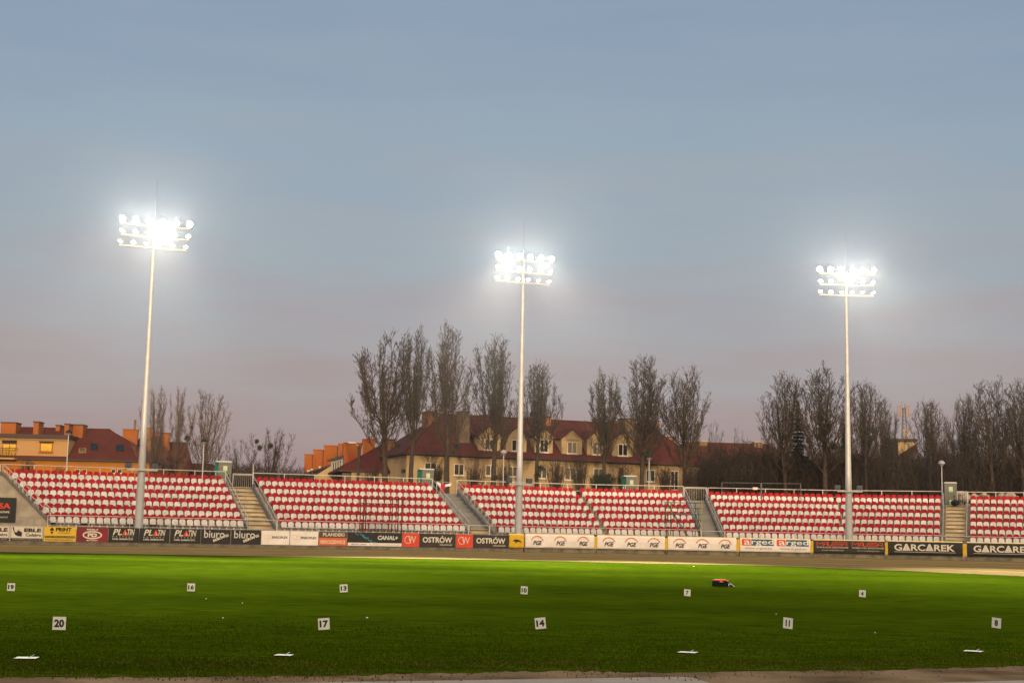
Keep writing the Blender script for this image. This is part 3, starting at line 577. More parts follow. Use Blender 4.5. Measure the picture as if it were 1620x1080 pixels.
for k in range(2):
    x = .25 + k * W * .495; q = W * .44; flat([], M['orange'], B) if False else None
    # angular capitals drawn as strokes
    st = {'M': [(0, 0, 0, 1), (0, 1, .5, .45), (.5, .45, 1, 1), (1, 1, 1, 0)], 'A': [(0, 0, 0, .6), (0, .6, .4, 1), (.4, 1, 1, 1), (1, 1, 1, 0), (0, .4, 1, .4)], 'L': [(0, 1, 0, 0), (0, 0, 1, 0)], 'E': [(0, 0, 0, .6), (0, .6, .4, 1), (.4, 1, 1, 1), (0, .5, 1, .5), (0, 0, 1, 0)], 'S': [(1, 1, 0, 1), (0, 1, 0, .5), (0, .5, 1, .5), (1, .5, 1, 0), (1, 0, 0, 0)]}
    xx = x; ps = []
    for ch, wd in zip('MALESA', (.2, .13, .1, .15, .15, .16)):
        w2 = wd * q * .95; z0, hz = H * .56, H * .26
        for x0, y0, x1, y1 in st[ch]:
            a = Vector((xx + x0 * w2, z0 + y0 * hz)); b = Vector((xx + x1 * w2, z0 + y1 * hz)); dd = (b - a).normalized(); n_ = Vector((-dd.y, dd.x)) * .022; e_ = dd * .02
            ps.append([tuple(a - n_ - e_), tuple(b - n_ + e_), tuple(b + n_ + e_), tuple(a + n_ - e_)])
        xx += wd * q * 1.1
    flat(ps, M['orange'], B, y=-.062, name='lettering'); letters('POKRYCIA DACHOWE', x, x + q, H * .38, H * .48, M['cream'], B, y=-.062, bold=.01); letters('www.malesapol.pl', x + q * .15, x + q * .85, H * .17, H * .27, M['cream'], B, y=-.062)
for a, b, l in ((1405, 1523, 'black banner with large cream capitals, wholly in view'), (1530, 1648, 'black banner with large cream capitals cut by the right picture edge')):
    B, W, H = board(a, b, M['black'], l, GP, zb=PB, zt=PT + .02, pad=True)
    letters('GΔRCΔREK', .45, W - .55, H * .3, H * .8, M['cream'], B, y=-.062, bold=.025); flat([rect(.45, W - .5, H * .2, H * .225)], M['cream'], B, y=-.062, name='underline')
for a, b, l in ((940.3, 944.7, 'between the first two white arc banners'), (1052.3, 1056.7, 'between the second and third white arc banners'), (1165.3, 1170.6, 'left of the red and blue banner'), (1282.3, 1286.7, 'right of the red and blue banner'), (1400.3, 1404.7, 'between the roofing banner and the cream capitals'), (1523.3, 1529.5, 'between the two banners with cream capitals')):
    s0, s1 = find(a, .7, BOFF), find(b, .7, BOFF); p, an = on(BOFF, s0); W = s1 - s0
    B = thing('pad_post', 'narrow yellow padded post ' + l, 'padded post', (p.x, p.y, PB), an, 'yellow padded posts between the banners')
    g = MB(); g.box(0, W, -.02, .3, 0, .9); g.build('pad', M['yel2'], B); g = MB(); g.box(W * .1, W * .5, .0, .25, .9, 1.0); g.build('strap_buckle', M['dark'], B)
# ------------------------------------------------------------------ floodlight masts
def lamp_head_mesh(off=False):
    g = MB(); n = 14                # shallow bowl, opening along -y
    prof = [(.05, .30), (.16, .24), (.24, .12), (.29, 0)]
    P = []
    for r, y in prof: P += [(r * math.cos(2 * math.pi * i / n), y, r * math.sin(2 * math.pi * i / n)) for i in range(n)]
    fs = [tuple(range(n))]
    for j in range(len(prof) - 1): fs += [(j * n + i, (j + 1) * n + i, (j + 1) * n + (i + 1) % n, j * n + (i + 1) % n) for i in range(n)]
    g.poly(P, fs); g.box(-.07, .07, .28, .46, -.07, .07); g.box(-.33, -.30, -.02, .06, -.38, .02); g.box(.30, .33, -.02, .06, -.38, .02); g.box(-.33, .33, -.0, .05, -.41, -.38)
    return g.mesh('lamp_head', [M['bowl']])
def lens_mesh(m):
    g = MB(); n = 14; g.poly([(.275 * math.cos(2 * math.pi * i / n), .015, .275 * math.sin(2 * math.pi * i / n)) for i in range(n)] + [(0, -.04, 0)], [((i + 1) % n, i, n) for i in range(n)]); return g.mesh('lens', [m])
HEAD = lamp_head_mesh(); LENS, LENS2, DEAD = lens_mesh(M['lens']), lens_mesh(M['lens2']), lens_mesh(M['deadlens'])
def mast(px, pyb, off, arms, rod_py, cb, label, dead=None, spots=()):
    s = find(px, 1.0, off); p, an = on(off, s); Y = p.y
    T = thing('floodlight_mast', label, 'floodlight mast', (p.x, p.y, 0), an, 'lit floodlight masts over the far stand')
    zt = [zat(a[2], a[3], Y) for a in arms]; top = zt[-1] + .2
    g = MB(); g.tube((0, 0, 0), (0, 0, 6), .30, .235, 16); g.tube((0, 0, 6), (0, 0, 13.5), .225, .165, 16); g.tube((0, 0, 13.5), (0, 0, top), .155, .095, 16); g.build('pole', M['mast'], T, smooth=False)
    g = MB(); g.box(-.4, .4, -.4, .4, 0, .06); g.build('base_plate', M['galv'], T)
    g = MB(); zr = zat(rod_py, px, Y); zr = zat(rod_py, (arms[-1][0] + arms[-1][1]) / 2, Y); g.tube((0, 0, top), (0, 0, zr), .014, .006, 5); g.build('lightning_rod', M['stringer'], T)
    for i, (x0, x1, _py, _px) in enumerate(arms):
        z = zt[i]; W = (x1 - x0) * Y / F / max(.9, math.cos(an)); xo = ((x0 + x1) / 2 - _px) * Y / F
        g = MB(); g.box(xo - W / 2, xo + W / 2, -.16, -.05, z - .05, z + .05); g.box(xo - W / 2, xo + W / 2, .05, .14, z - .05, z + .05); g.box(-.14, .14, -.17, .15, z - .07, z + .07); g.build('crossbar', M['mast'], T)
        for k in range(6):
            x = xo - W / 2 + W * (k + .5) / 6 if k not in (0, 5) else xo + (W / 2 - .05) * (-1 if k == 0 else 1)
            x = xo + (W - .1) * (k / 5 - .5)
            h = place(HEAD, 'lamp_head', T, (x, -.1, z + (.25, .26, .33)[i])); yaw = -an + (k - 2.5) * R(13); tilt = (R(62), R(50), R(16))[i]
            h.rotation_euler = (tilt, 0, yaw); h.scale = ((.54, .56, .72)[i],) * 3
            l = place(DEAD if (i, k) == dead else (LENS if i == 2 or (i == 1 and k in (1, 2, 3)) else LENS2), 'lens', h, (0, 0, 0))
            if (i, k) == dead: h['label'] = 'unlit lamp head'
    # low service crossbar with two boxed floodlights
    bx0, bx1, bpy_ = cb; z = zat(bpy_, (bx0 + bx1) / 2, Y); W = (bx1 - bx0) * Y / F
    g = MB(); g.box(-W / 2, W / 2, -.36, -.28, z - .06, z + .06); g.tube((0, 0, z - .1), (0, 0, z + .1), .31, n=14); g.build('service_bar', M['mast'], T)
    for sx in (-1, 1):
        g = MB(); x = sx * (W / 2 - .12); g.box(x - .2, x + .2, -.1, .2, z + .12, z + .46); g.box(x - .15, x + .15, -.12, -.1, z + .16, z + .42); g.tube((x, -.3, z + .05), (x, 0, z + .14), .025, n=5); g.build('boxed_floodlight', M['bluebox'], T)
    for k, (tx, ty, P_, sz) in enumerate(spots):
        for dx in (-6.5, 6.5):
            sp_ = bpy.data.lights.new('floodlight_beam', 'SPOT'); sp_.energy = P_; sp_.spot_size = R(sz); sp_.spot_blend = 1.0; sp_.shadow_soft_size = .5; sp_.color = (1, .95, .78)
            so_ = bpy.data.objects.new('floodlight_beam', sp_); C.objects.link(so_); zl = zt[2] + .4
            pos = Vector((p.x + dx * .15, p.y - .9, zl)); d = Vector((tx + dx, ty, 0)) - pos; so_.location = pos; so_.rotation_euler = d.to_track_quat('-Z', 'Y').to_euler()
    for dx in (-1.6, 0, 1.6):        # the long-throw lamps of the top row
        sp_ = bpy.data.lights.new('long_beam', 'SPOT'); sp_.energy = 16000; sp_.spot_size = R(30); sp_.spot_blend = .8; sp_.shadow_soft_size = .25; sp_.color = (1, .98, .9)
        so_ = bpy.data.objects.new('long_beam', sp_); C.objects.link(so_); pos = Vector((p.x + dx * math.cos(an), p.y + dx * math.sin(an) - .75, zt[2] + .34)); d = Vector((p.x * .15, 4, 0)) - pos; so_.location = pos; so_.rotation_euler = d.to_track_quat('-Z', 'Y').to_euler()
    return T
SPW = 760000
mast(219, 842, -1.6, [(190.5, 289, 392.5, 241.3), (193, 293, 375.5, 241.8), (193, 295, 358, 242.5)], 285, (200, 247, 743), 'lit floodlight mast on the left, in front of the leftmost seats', spots=[(-21, 50, SPW * .7, 25)])
mast(820, 850, -1.6, [(785.5, 871, 447.5, 829), (787, 874, 431, 829.2), (787, 876, 413, 829.5)], 349, (805, 844, 766), 'lit floodlight mast in the middle, behind the yellow padded box', spots=[(2, 60, SPW, 25)])
mast(1343.5, 858, -1.6, [(1296, 1383, 467.5, 1339), (1296, 1383, 451, 1338.5), (1294, 1384, 434, 1338)], 371, (1324, 1364, 777), 'lit floodlight mast on the right, in front of the block left of the dark toilet', dead=(1, 2), spots=[(30, 53, SPW * .85, 25)])
# ------------------------------------------------------------------ number cards on the grass
def card(px, pyb, wpx, hpx, num, label, tilt=0, full=None):
    g0 = ground(px, pyb); Y = g0.y; H = hpx * Y / F * 1.0; W = (full or hpx) * Y / F; yaw = math.acos(min(1, wpx / (full or hpx))) 
    t = thing('number_card', label, 'number card', (g0.x, g0.y, 0), -yaw if px > 700 else yaw * .6, 'numbered cards standing on the grass')
    g = MB(); g.box(-W / 2, W / 2, -.004, .004, .018, .018 + H); p = g.build('plate', M['paper'], t); p.rotation_euler = (0, R(tilt), 0)
    g = MB(); g.tube((0, .008, -.05), (0, .008, .1), .004, n=5); g.build('stake', M['steel'], t)
    k = .46 if num == '11' else .76 if len(num) > 1 else .38
    letters(num, -W * k / 2, W * k / 2, .018 + H * .2, .018 + H * .8, M['ink'], p, y=-.0052, bold=.045)
for a in ((93, 998, 19.8, 20, '20', 0), (513, 997.5, 18.3, 17.6, '17', -5), (856, 996, 16.5, 17, '14', -7), (1246, 995.5, 12.5, 16.5, '11', 4), (1576, 994.5, 10, 15.5, '8', 4)):
    card(a[0], a[1], a[2], a[3], a[4], 'white card numbered %s standing in the nearer row on the grass' % a[4], a[5])
for a in ((17, 935.5, 13.6, 11.8, '19', 0), (302, 936, 12, 12, '16', 0), (544, 937.5, 12, 12, '13', -4), (829, 940.5, 10.6, 12, '10', 2), (1087, 943.5, 9.6, 10.4, '7', 3), (1364, 945, 8.6, 10.6, '4', 4)):
    card(a[0], a[1], a[2], a[3], a[4], 'white card numbered %s standing in the farther row on the grass' % a[4], a[5])
for px, py, w_, an, l in ((42, 1042, 33, .1, 'white card lying flat on the grass in the bottom left corner'), (449, 1037.5, 26, -.1, 'white card lying flat on the near grass below the card numbered 17'), (1088, 1033, 28, -.35, 'white card lying flat on the near grass at lower right of centre'), (1540, 1031, 27, -.5, 'white card lying flat on the near grass at far right')):
    q = ground(px, py); W = w_ * q.y / F; t = thing('fallen_card', l, 'number card', (q.x, q.y, .014), an, 'cards lying flat on the grass')
    g = MB(); g.box(-W / 2, W / 2, -W * .42, W * .42, 0, .0025); g.build('plate', M['paper'], t); g = MB(); g.tube((W * .1, 0, .004), (W * .32, .03, .03), .004, n=4); g.build('stake', M['frame'], t)
rr = random.Random(8)
for px, py, s_, l in ((325.5, 948.6, 2.2, 'tiny white scrap on the grass right of the card numbered 16'), (383, 955.5, 2, 'tiny white scrap on the grass, farther right of the card numbered 16'), (580.5, 979, 4, 'small white scrap on the grass between the cards numbered 13 and 17'), (1098, 896.2, 4, 'small white cup on the far grass above the card numbered 7'), (352, 979.5, 1.8, 'tiny pale scrap on the grass left of the card numbered 17'), (1228.5, 973, 2, 'tiny pale scrap on the grass above the card numbered 11'), (1385.5, 1003, 2.5, 'tiny pale scrap on the grass between the cards numbered 11 and 8')):
    q = ground(px, py); W = .7 * s_ * q.y / F; g = MB(); g.poly([(-W / 2, 0, .022), (W / 2, .02, .02), (W / 2.4, .05, .028), (0, .03, .034), (-W / 2, .05, .028), (0, .0, .02)], [(0, 5, 3, 4), (5, 1, 2, 3)])
    g.poly([(-W / 2, 0, .02), (W / 2, .02, .02), (W / 2.4, .05, .02), (-W / 2, .05, .02)], [(0, 1, 2, 3)]); o = g.build('paper_scrap', M['paper']); o.location = (q.x, q.y, 0); tag(o, l, 'litter', 'scraps of litter on the grass')
# black crate with a red lid
q = ground(1141, 927.5); t = thing('crate', 'small black crate with a red lid standing on the lit far grass', 'crate', (q.x, q.y, 0), R(4)); W, H = .39, .185
g = MB(); g.box(-W / 2, W / 2, 0, .26, 0, H * .84)
for z in (.02, .06, .10, .14): g.box(-W / 2 - .008, W / 2 + .008, -.008, .268, z, z + .012)
for x in (-.17, -.1, 0, .1, .17): g.box(x - .008, x + .008, -.012, -.008, 0, .125)
g.build('body', M['dark'], t); g = MB(); g.box(-W / 2 + .02, W / 2 - .02, .005, .25, H * .84, H - .005); g.box(-W / 2 + .04, W / 2 - .04, .02, .23, H - .005, H + .005); g.build('lid', M['crater'], t)
g = MB(); g.box(-.045, .045, -.016, -.012, H * .66, H * .8); g.build('tag', M['yel'], t); g = MB(); g.box(W / 2 - .03, W / 2, .0, .02, H * .74, H * .95); g.build('catch', M['paper'], t)
g = MB(); pts = [(W / 2 + .005, .05, .0), (W / 2 + .02, .05, .07), (W / 2 + .07, .05, .085), (W / 2 + .13, .05, .05), (W / 2 + .18, .05, .01)]
for a, b in zip(pts, pts[1:]): g.tube(a, b, .009, n=6)
g.build('hose', M['paper'], t); g = MB(); g.poly([(W / 2 + .04, .06, .005), (W / 2 + .15, .06, .005), (W / 2 + .07, .06, .065), (W / 2 + .04, .2, .005), (W / 2 + .15, .2, .005), (W / 2 + .07, .2, .065)], [(0, 1, 2), (5, 4, 3), (0, 3, 4, 1), (1, 4, 5, 2), (2, 5, 3, 0)]); g.build('flap', M['dark'], t)
# ------------------------------------------------------------------ scaffolds
def tubes_part(segs, m, parent, name, r=.025):
    g = MB()
    for a, b in segs: g.tube(a, b, r, n=5)
    return g.build(name, m, parent)
s0 = find(569.5, 2, -.55); p, an = on(-.55, s0); s1 = find(629.5, 2, -.55); W = s1 - s0; zb = .35
T = thing('red_scaffold', 'rusty red tube scaffold tower standing in front of the second seating block', 'scaffold', (p.x, p.y, 0), an)
zt = zat(787, 570, p.y); zm = zat(811, 600, p.y); zq = zat(796, 600, p.y); D = 1.0; dxs = .42
for x in (0, .42, W - .45, W):
    for y in ((0,) if x not in (0, W) else (0, -.9)): tubes_part([((x, y, 0), (x, y, zt if x in (0, W) else zt * .99))], M['scred'], T, 'upright', .042)
tubes_part([((0, 0, zt), (W, 0, zt - .05)), ((0, -.9, zt), (W, -.9, zt)), ((0, 0, zt), (0, -.9, zt)), ((W, 0, zt), (W, -.9, zt)), ((0, 0, zq), (W, 0, zq))], M['scred'], T, 'top_rail', .032)
tubes_part([((0, 0, 1.45), (W, 0, 1.45)), ((0, 0, .7), (W, 0, .7)), ((1.3, 0, zm), (1.3, 0, zt)), ((1.75, 0, zm), (1.75, 0, zt - .1))], M['scred'], T, 'brace', .026)
g = MB(); g.box(0, W, -.9, 0, zm - .06, zm); g.build('deck', M['scred'], T)
s0 = find(1052, 2, -.4); p, an = on(-.4, s0); s1 = find(1110, 2, -.4); W = s1 - s0; Y = p.y
T = thing('green_scaffold', 'green tube scaffold tower with a teal deck, in front of the grey stairs', 'scaffold', (p.x, p.y, 0), an)
zt = zat(794, 1052, Y); zm = zat(812.5, 1080, Y); z2 = zat(804, 1105, Y); z3 = zat(823, 1105, Y)
for x in (0, .45, W - .5, W): tubes_part([((x, 0, .0), (x, 0, zt))], M['scgrn'] if x != W else M['scyel'], T, 'upright', .036)
tubes_part([((W - .5, 0, z), (W, 0, z)) for z in (zt, z2, z3)] + [((0, 0, z), (.45, 0, z)) for z in (zt, z2, z3)] + [((0, 0, z2), (W, 0, z2)), ((0, .3, zt), (W, .3, zt))], M['scgrn'], T, 'rung', .028)
tubes_part([((.1, -.05, zt), (W * .75, -.05, .9)), ((.6, -.06, zm), (W * .7, -.06, .9)), ((W - .45, -.05, zm), (W - .05, -.05, .8)), ((W - .3, -.05, zt - .5), (W - .1, -.05, .9)), ((0, -.05, zm), (.4, -.05, .6))], M['scgrn'], T, 'diagonal_brace', .03)
g = MB(); g.box(.2, W - .05, -.5, .25, zm - .06, zm); g.build('deck', M['scblue'], T); tubes_part([((.48, -.04, zm + .1), (.48, -.04, zt - .2)), ((.4, -.06, .9), (.42, -.06, 1.6))], M['scyel'], T, 'yellow_tube', .022)
# ------------------------------------------------------------------ things on the embankment
def toilet(px0, px1, pyt, label, Y, rz, grn=True, fr=.2):
    a = at(px0, pyt, Y); H = 2.15; W = (px1 - px0) * Y / F; t = thing('portable_toilet', label, 'portable toilet', (a.x, Y, a.z - H), rz, 'portable toilets on the embankment')
    sd_ = .22 if grn else .0; w_ = W - sd_
    g = MB(); g.box(sd_ + .02, W - .02, .0, 1.1, .08, H - .1)
    for k in range(5): x = sd_ + .04 + (w_ - .1) * k / 4; g.box(x, x + .03, -.02, .0, .1, H - .14)
    g.build('cabin', M['tgrey'], t)
    if grn:
        g = MB(); g.poly([(sd_ + .018, -.01, .08), (0, .9, .08), (0, .9, H - .1), (sd_ + .018, -.01, H - .1), (sd_ + .018, .9, .08), (sd_ + .018, .9, H - .1)], [(0, 3, 2, 1), (1, 2, 5, 4), (0, 4, 5, 3), (0, 1, 4), (3, 5, 2)])
        p = g.build('side_panel', M['grn'], t); g = MB(); cx = sd_ * .5
        for q in ring(cx, H * .52, .055, .12, .03, n=12): g.poly([(x, .44 - .0, z) for x, z in q], [(0, 1, 2, 3)])
        o = g.build('round_sign', M['paper'], t)
    g = MB(); g.box(0, W, -.06, 1.15, H - .1, H - .04); g.slab([(.05, 0), (W - .05, 0), (W - .1, 1.1), (.1, 1.1)], H - .04, H); g.build('roof', M['troof'], t)
    g = MB(); g.box(sd_ + w_ * .36, sd_ + w_ * .66, -.032, -.022, H * .62, H * .82); st_ = g.build('sticker', M['sticker'], t); g = MB(); g.box(sd_ + w_ * .37, sd_ + w_ * .65, -.037, -.033, H * .62, H * .67); g.build('green_band', M['sgreen'], st_)
    g = MB(); g.box(W - .28, W - .2, -.05, -.022, H * .42, H * .5); g.build('latch', M['dark'], t); g = MB(); g.box(-.02, W + .02, -.03, 1.12, 0, .08); g.build('skid', M['dark'], t)
    if not grn:
        g = MB(); g.box(W * .38, W * .6, -.032, -.022, H * .12, H * .32); s2 = g.build('sticker', M['sticker'], t); g = MB(); g.box(W * .39, W * .59, -.037, -.033, H * .12, H * .2); g.build('green_band', M['sgreen'], s2)
    return t
toilet(341.5, 367, 728.5, 'green and grey portable toilet at the head of the first stairs', 114.5, R(16))
toilet(663.5, 687.5, 740.5, 'green and grey portable toilet left of the flag, against the cream house', 118.5, R(14))
toilet(986.5, 1008, 751.5, 'green and grey portable toilet under the right half of the long cream house', 121.5, R(6))
toilet(1493.5, 1513, 762, 'dark grey portable toilet at the head of the last stairs', 117.2, R(-12), grn=False)
q = at(1511, 800, 116.4); g = MB(); rr = random.Random(5); g.ball((0, 0, .24), .36, 10, 6, .66, .25, rr); g.tube((-.1, 0, .42), (.05, 0, .58), .05, .02, 6); o = g.build('rubbish_bag', M['dark']); o.location = (q.x, q.y, q.z + .02); tag(o, 'black rubbish bag at the foot of the dark portable toilet', 'bag')
def post_lamp(px, pyt, Y, label, kind=0):
    a = at(px, pyt, Y); H = a.z - PZ; t = thing('street_lamp', label, 'street lamp', (a.x, Y, PZ), 0, 'street lamps behind the stand')
    g = MB(); g.tube((0, 0, 0), (0, 0, H - .45), .055, .045, 8); g.tube((0, 0, 0), (0, 0, .9), .075, n=8); g.build('pole', M['pole'], t)
    g = MB(); g.tube((0, 0, H - .28), (0, 0, H - .12), .30, .26, 12); g.tube((0, 0, H - .12), (0, 0, H), .26, .08, 12); g.build('lamp_shade', M['dark'] if kind else M['lampglass'], t)
    g = MB(); g.tube((0, 0, H - .5), (0, 0, H - .285), .08, .27, 12); g.build('lamp_glass', M['lampglass'], t)
for a in ((109, 680, 124, 'pale street lamp in front of the corner of the yellow house', 1), (323, 694, 124, 'pale street lamp left of the first portable toilet', 1), (797, 711, 125, 'pale street lamp left of the middle mast', 0), (1027, 719, 126, 'pale street lamp by the right end of the long cream house', 1), (1489.5, 728, 122, 'pale street lamp beside the dark portable toilet', 0)): post_lamp(*a)
for px, pyt, Y, l in ((568, 705, 130, 'brown wooden pole with a cantilever lamp before the small maroon roof'), (705, 722, 132, 'dark wooden pole in front of the long cream house'), (401, 735, 118, 'short pole left of the second seating block')):
    a = at(px, pyt, Y); H = a.z - PZ; t = thing('utility_pole', l, 'pole', (a.x, Y, PZ)); g = MB(); g.tube((0, 0, 0), (0, 0, H), .15 if px > 450 else .05, .11 if px > 450 else .04, 8); g.build('pole', M['bark'] if px > 450 else M['pole'], t)
    if px == 568:
        g = MB(); g.tube((0, 0, H - .1), (-.35, -.2, H + .25), .03, n=6); g.build('arm', M['pole'], t); g = MB(); g.box(-.95, -.3, -.3, -.1, H + .22, H + .32); g.build('lamp_head', M['pole'], t)
# pale frame fence behind the right block
a = at(1142, 763, 119.5); b = at(1267, 775, 118.8); L = Vector((a.x, a.y, PZ)); W = (Vector((b.x, b.y)) - Vector((a.x, a.y))).length; an = math.atan2(b.y - a.y, b.x - a.x); H = a.z - PZ
T = thing('frame_fence', 'thin pale rectangular fence frame standing behind the block left of the right mast', 'fence', L, an)
for x in (0, W / 2, W): tubes_part([((x, 0, 0), (x, 0, H))], M['stringer'], T, 'post', .03 if x != W / 2 else .06)
tubes_part([((0, 0, H), (W, 0, H))], M['stringer'], T, 'rail', .02); g = MB(); g.box(W / 2 - .7, W / 2 - .3, -.05, -.02, H - .55, H - .35); g.build('plate', M['peach'], T)
# flag
a = at(692, 761.5, 116); g = MB(); n = 12; P = []
for i in range(n + 1):
    t = i / n; x = t * 1.12; sagt = -.12 * math.sin(math.pi * t) * 1.2 - .1 * t; P += [(x, .05 * math.sin(t * 9), sagt), (x, .05 * math.sin(t * 9 + .6), sagt - (.18 + .34 * math.exp(-((t - .38) / .16) ** 2))), (x, .05 * math.sin(t * 9 + .8), sagt - (.2 + .62 * math.exp(-((t - .36) / .14) ** 2)))]
    if not i: continue
g.poly(P, [(3 * i, 3 * i + 3, 3 * i + 4, 3 * i + 1) for i in range(n)] + [(3 * i + 1, 3 * i + 4, 3 * i + 5, 3 * i + 2) for i in range(n)]); g.m = [(1 if 3 <= i <= 6 else 0) for i in range(n)] + [1 if 2 <= i <= 7 else 0 for i in range(n)]
FT = thing('flag', 'red and white flag draped at the head of the half sheeted stairs', 'flag', a); o = g.build('cloth', [M['flagw'], M['flagr']], FT); g = MB(); g.tube((-.05, 0, .02), (-.05, 0, -1.5), .025, n=6); g.tube((-.05, 0, .02), (1.12, .02, -.06), .012, n=5); g.build('staff', M['galv'], FT)
# wrapped pale bales behind the last block
for px, w_, pyt, Y, l, h in ((1550, 52, 779, 119, 'pale wrapped stone heap behind the last seating block, nearer the toilet', 1.5), (1597, 42, 779, 118.5, 'pale wrapped stone heap behind the last seating block, at the picture edge', 1.5), (1519, 10, 776, 119.5, 'narrow pale heap just right of the dark toilet', 1.7)):
    a = at(px, pyt, Y); rr = random.Random(px); g = MB(); W = w_ * Y / F
    for i in range(max(3, int(W / .28))):
        x = -W / 2 + .2 + rr.random() * (W - .4); 
        for z in (.25, .65, 1.0): g.ball((x + rr.uniform(-.1, .1), rr.uniform(-.3, .3), z + rr.uniform(-.1, .15)), rr.uniform(.24, .36), 7, 4, .8, .4, rr)
    o = g.build('stone_heap', M['wrap']); o.location = (a.x, a.y, a.z - 1.35); tag(o, l, 'stone heap', 'pale heaps behind the last block')
# ------------------------------------------------------------------ houses
class House:
    def __init__(s, name, label, px, Y, an, cat='house', group='houses behind the stand'):
        a = at(px, 740, Y); s.L = Vector((a.x, Y, PZ)); s.an = an; s.ex = Vector((math.cos(an), math.sin(an), 0)); s.n = Vector((-math.sin(an), math.cos(an), 0))
        s.T = thing(name, label, cat, s.L, an, group)
    def q(s, px, py, d=0.0):         # local x, z where a pixel's ray meets the plane d behind the front wall
        r = ray(px, py); o = Vector((0, 0, EYE)); p0 = s.L + s.n * d; t = (p0 - o).dot(s.n) / r.dot(s.n); p = o + r * t; return ((p - s.L).dot(s.ex), p.z - PZ)
    def window(s, px0, px1, py0, py1, glass, parent=None, y=0.0, mull=1, fr=.07, sill=True, frame=None, off=(0, 0, 0), d=0.0):
        x0, z1 = s.q(px0, py0, d); x1, z0 = s.q(px1, py1, d); return s.win(x0 - off[0], x1 - off[0], z0 - off[2], z1 - off[2], glass, parent, y, mull, fr, sill, frame)
    def win(s, x0, x1, z0, z1, glass, parent=None, y=0.0, mull=1, fr=.07, sill=True, frame=None):
        g = MB(); y0 = y - .05; g.box(x0, x1, y0, y - .003, z1 - fr, z1); g.box(x0, x1, y0, y - .003, z0, z0 + fr); g.box(x0, x0 + fr, y0, y - .003, z0 + fr, z1 - fr); g.box(x1 - fr, x1, y0, y - .003, z0 + fr, z1 - fr)
        for k in range(mull): xm = x0 + (x1 - x0) * (k + 1) / (mull + 1); g.box(xm - fr * .5, xm + fr * .5, y0 + .008, y - .003, z0 + fr, z1 - fr)
        if sill: g.box(x0 - .1, x1 + .1, y - .14, y - .003, z0 - .09, z0 - .003)
        pn = MB(); pn.box(x0 + fr, x1 - fr, y - .022, y - .004, z0 + fr, z1 - fr)
        if parent is not None:
            g.mi = 1; g.box(x0 + fr, x1 - fr, y - .022, y - .004, z0 + fr, z1 - fr); return g.build('window', [frame or M['frame'], glass], parent)
        w_ = g.build('window', frame or M['frame'], s.T); pn.build('pane', glass, w_); return w_
    def chimney(s, px0, px1, pyt, pyb, d, m, parent, dep=.9, capm=None):
        x0, z1 = s.q(px0, pyt, d); x1, z0 = s.q(px1, pyb, d); g = MB(); g.box(x0, x1, d, d + dep, z0 - .8, z1 - .12); g.mi = 1; g.box(x0 - .06, x1 + .06, d - .06, d + dep + .06, z1 - .12, z1); return g.build('chimney', [m, capm or M['cap']], parent)
def hip(W, D, ze, zr, rl, rr, ov=.45, y0=0.0):
    g = MB(); e = ze - .03; yr = y0 + D / 2
    P = [(-ov, y0 - ov, e), (W + ov, y0 - ov, e), (W + ov, y0 + D + ov, e), (-ov, y0 + D + ov, e), (rl, yr, zr), (rr, yr, zr)] + [(-ov, y0 - ov, e - .16), (W + ov, y0 - ov, e - .16), (W + ov, y0 + D + ov, e - .16), (-ov, y0 + D + ov, e - .16)]
    g.poly(P, [(0, 1, 5, 4), (1, 2, 5), (2, 3, 4, 5), (3, 0, 4)]); g.mi = 1; g.poly(P[:4] + P[6:], [(0, 4, 5, 1), (1, 5, 6, 2), (2, 6, 7, 3), (3, 7, 4, 0), (4, 7, 6, 5)]); g.mi = 0
    g.tube((rl, yr, zr + .02), (rr, yr, zr + .02), .1, n=6)
    for a, b in ((P[4], P[0]), (P[5], P[1])): g.tube(a, b, .08, n=5)
    return g
# --- yellow house on the left
h = House('house', 'yellow and cream house on the far left with sunset-tinted windows and a maroon tiled roof', -34, 150, R(2)); T = h.T
W = h.q(237, 728)[0]; ze = h.q(150, 726.5)[1]; zr = h.q(100, 678, 5)[1]; D = 10
g = MB(); g.box(0, W, 0, D, 0, ze - .2); g.build('wall', M['ochre'], T)
rl, rr_ = h.q(-60, 676, 5)[0], h.q(174, 680, 5)[0]; rf = hip(W, D, ze, zr, 1.5, rr_).build('roof', [M['tile'], M['fascia']], T)
xd = h.q(108.5, 700)[0]; zd = h.q(50, 693)[1]; g = MB(); g.box(-.4, xd, -.004, 4.2, ze - .21, zd); g.build('upper_wall', M['plasterl'], T)
g = MB(); g.box(-.5, xd + .12, -.35, 3.9, zd + .003, zd + .42); g.build('fascia', M['fascia'], T)
g = MB(); g.box(-.42, xd + .05, -.12, -.006, zd - .16, zd - .0); g.build('cornice', M['plasterl'], T)
h.window(63.5, 83, 700, 715, M['sunset_glass'], y=-.006, mull=0, frame=M['orangew'], fr=.1); h.window(4.5, 25, 701, 723.5, M['sunset_glass'], y=-.006, mull=1, frame=M['orangew'], sill=False)
for a, b, c, d in ((62.5, 85, 697.5, 700), (4, 26.5, 696, 701)):
    x0, z1 = h.q(a, c); x1, z0 = h.q(b, d); g = MB(); g.box(x0, x1, -.16, -.008, z0, z1); g.build('shutter_box', M['dark'], T)
x1, zt_ = h.q(29.5, 710); z0 = h.q(10, 727)[1]; g = MB(); g.box(-.6, x1, -1.3, -.01, z0, z0 + .18); b_ = g.build('balcony', M['plasterl'], T); g = MB()
for k in range(30): x = -.6 + (x1 + .6) * k / 29; g.box(x - .012, x + .012, -1.28, -1.25, z0 + .18, zt_)
g.box(-.6, x1, -1.3, -1.23, zt_, zt_ + .05); g.box(x1 - .03, x1, -1.28, -.05, zt_, zt_ + .05); g.build('balustrade', M['dark'], b_)
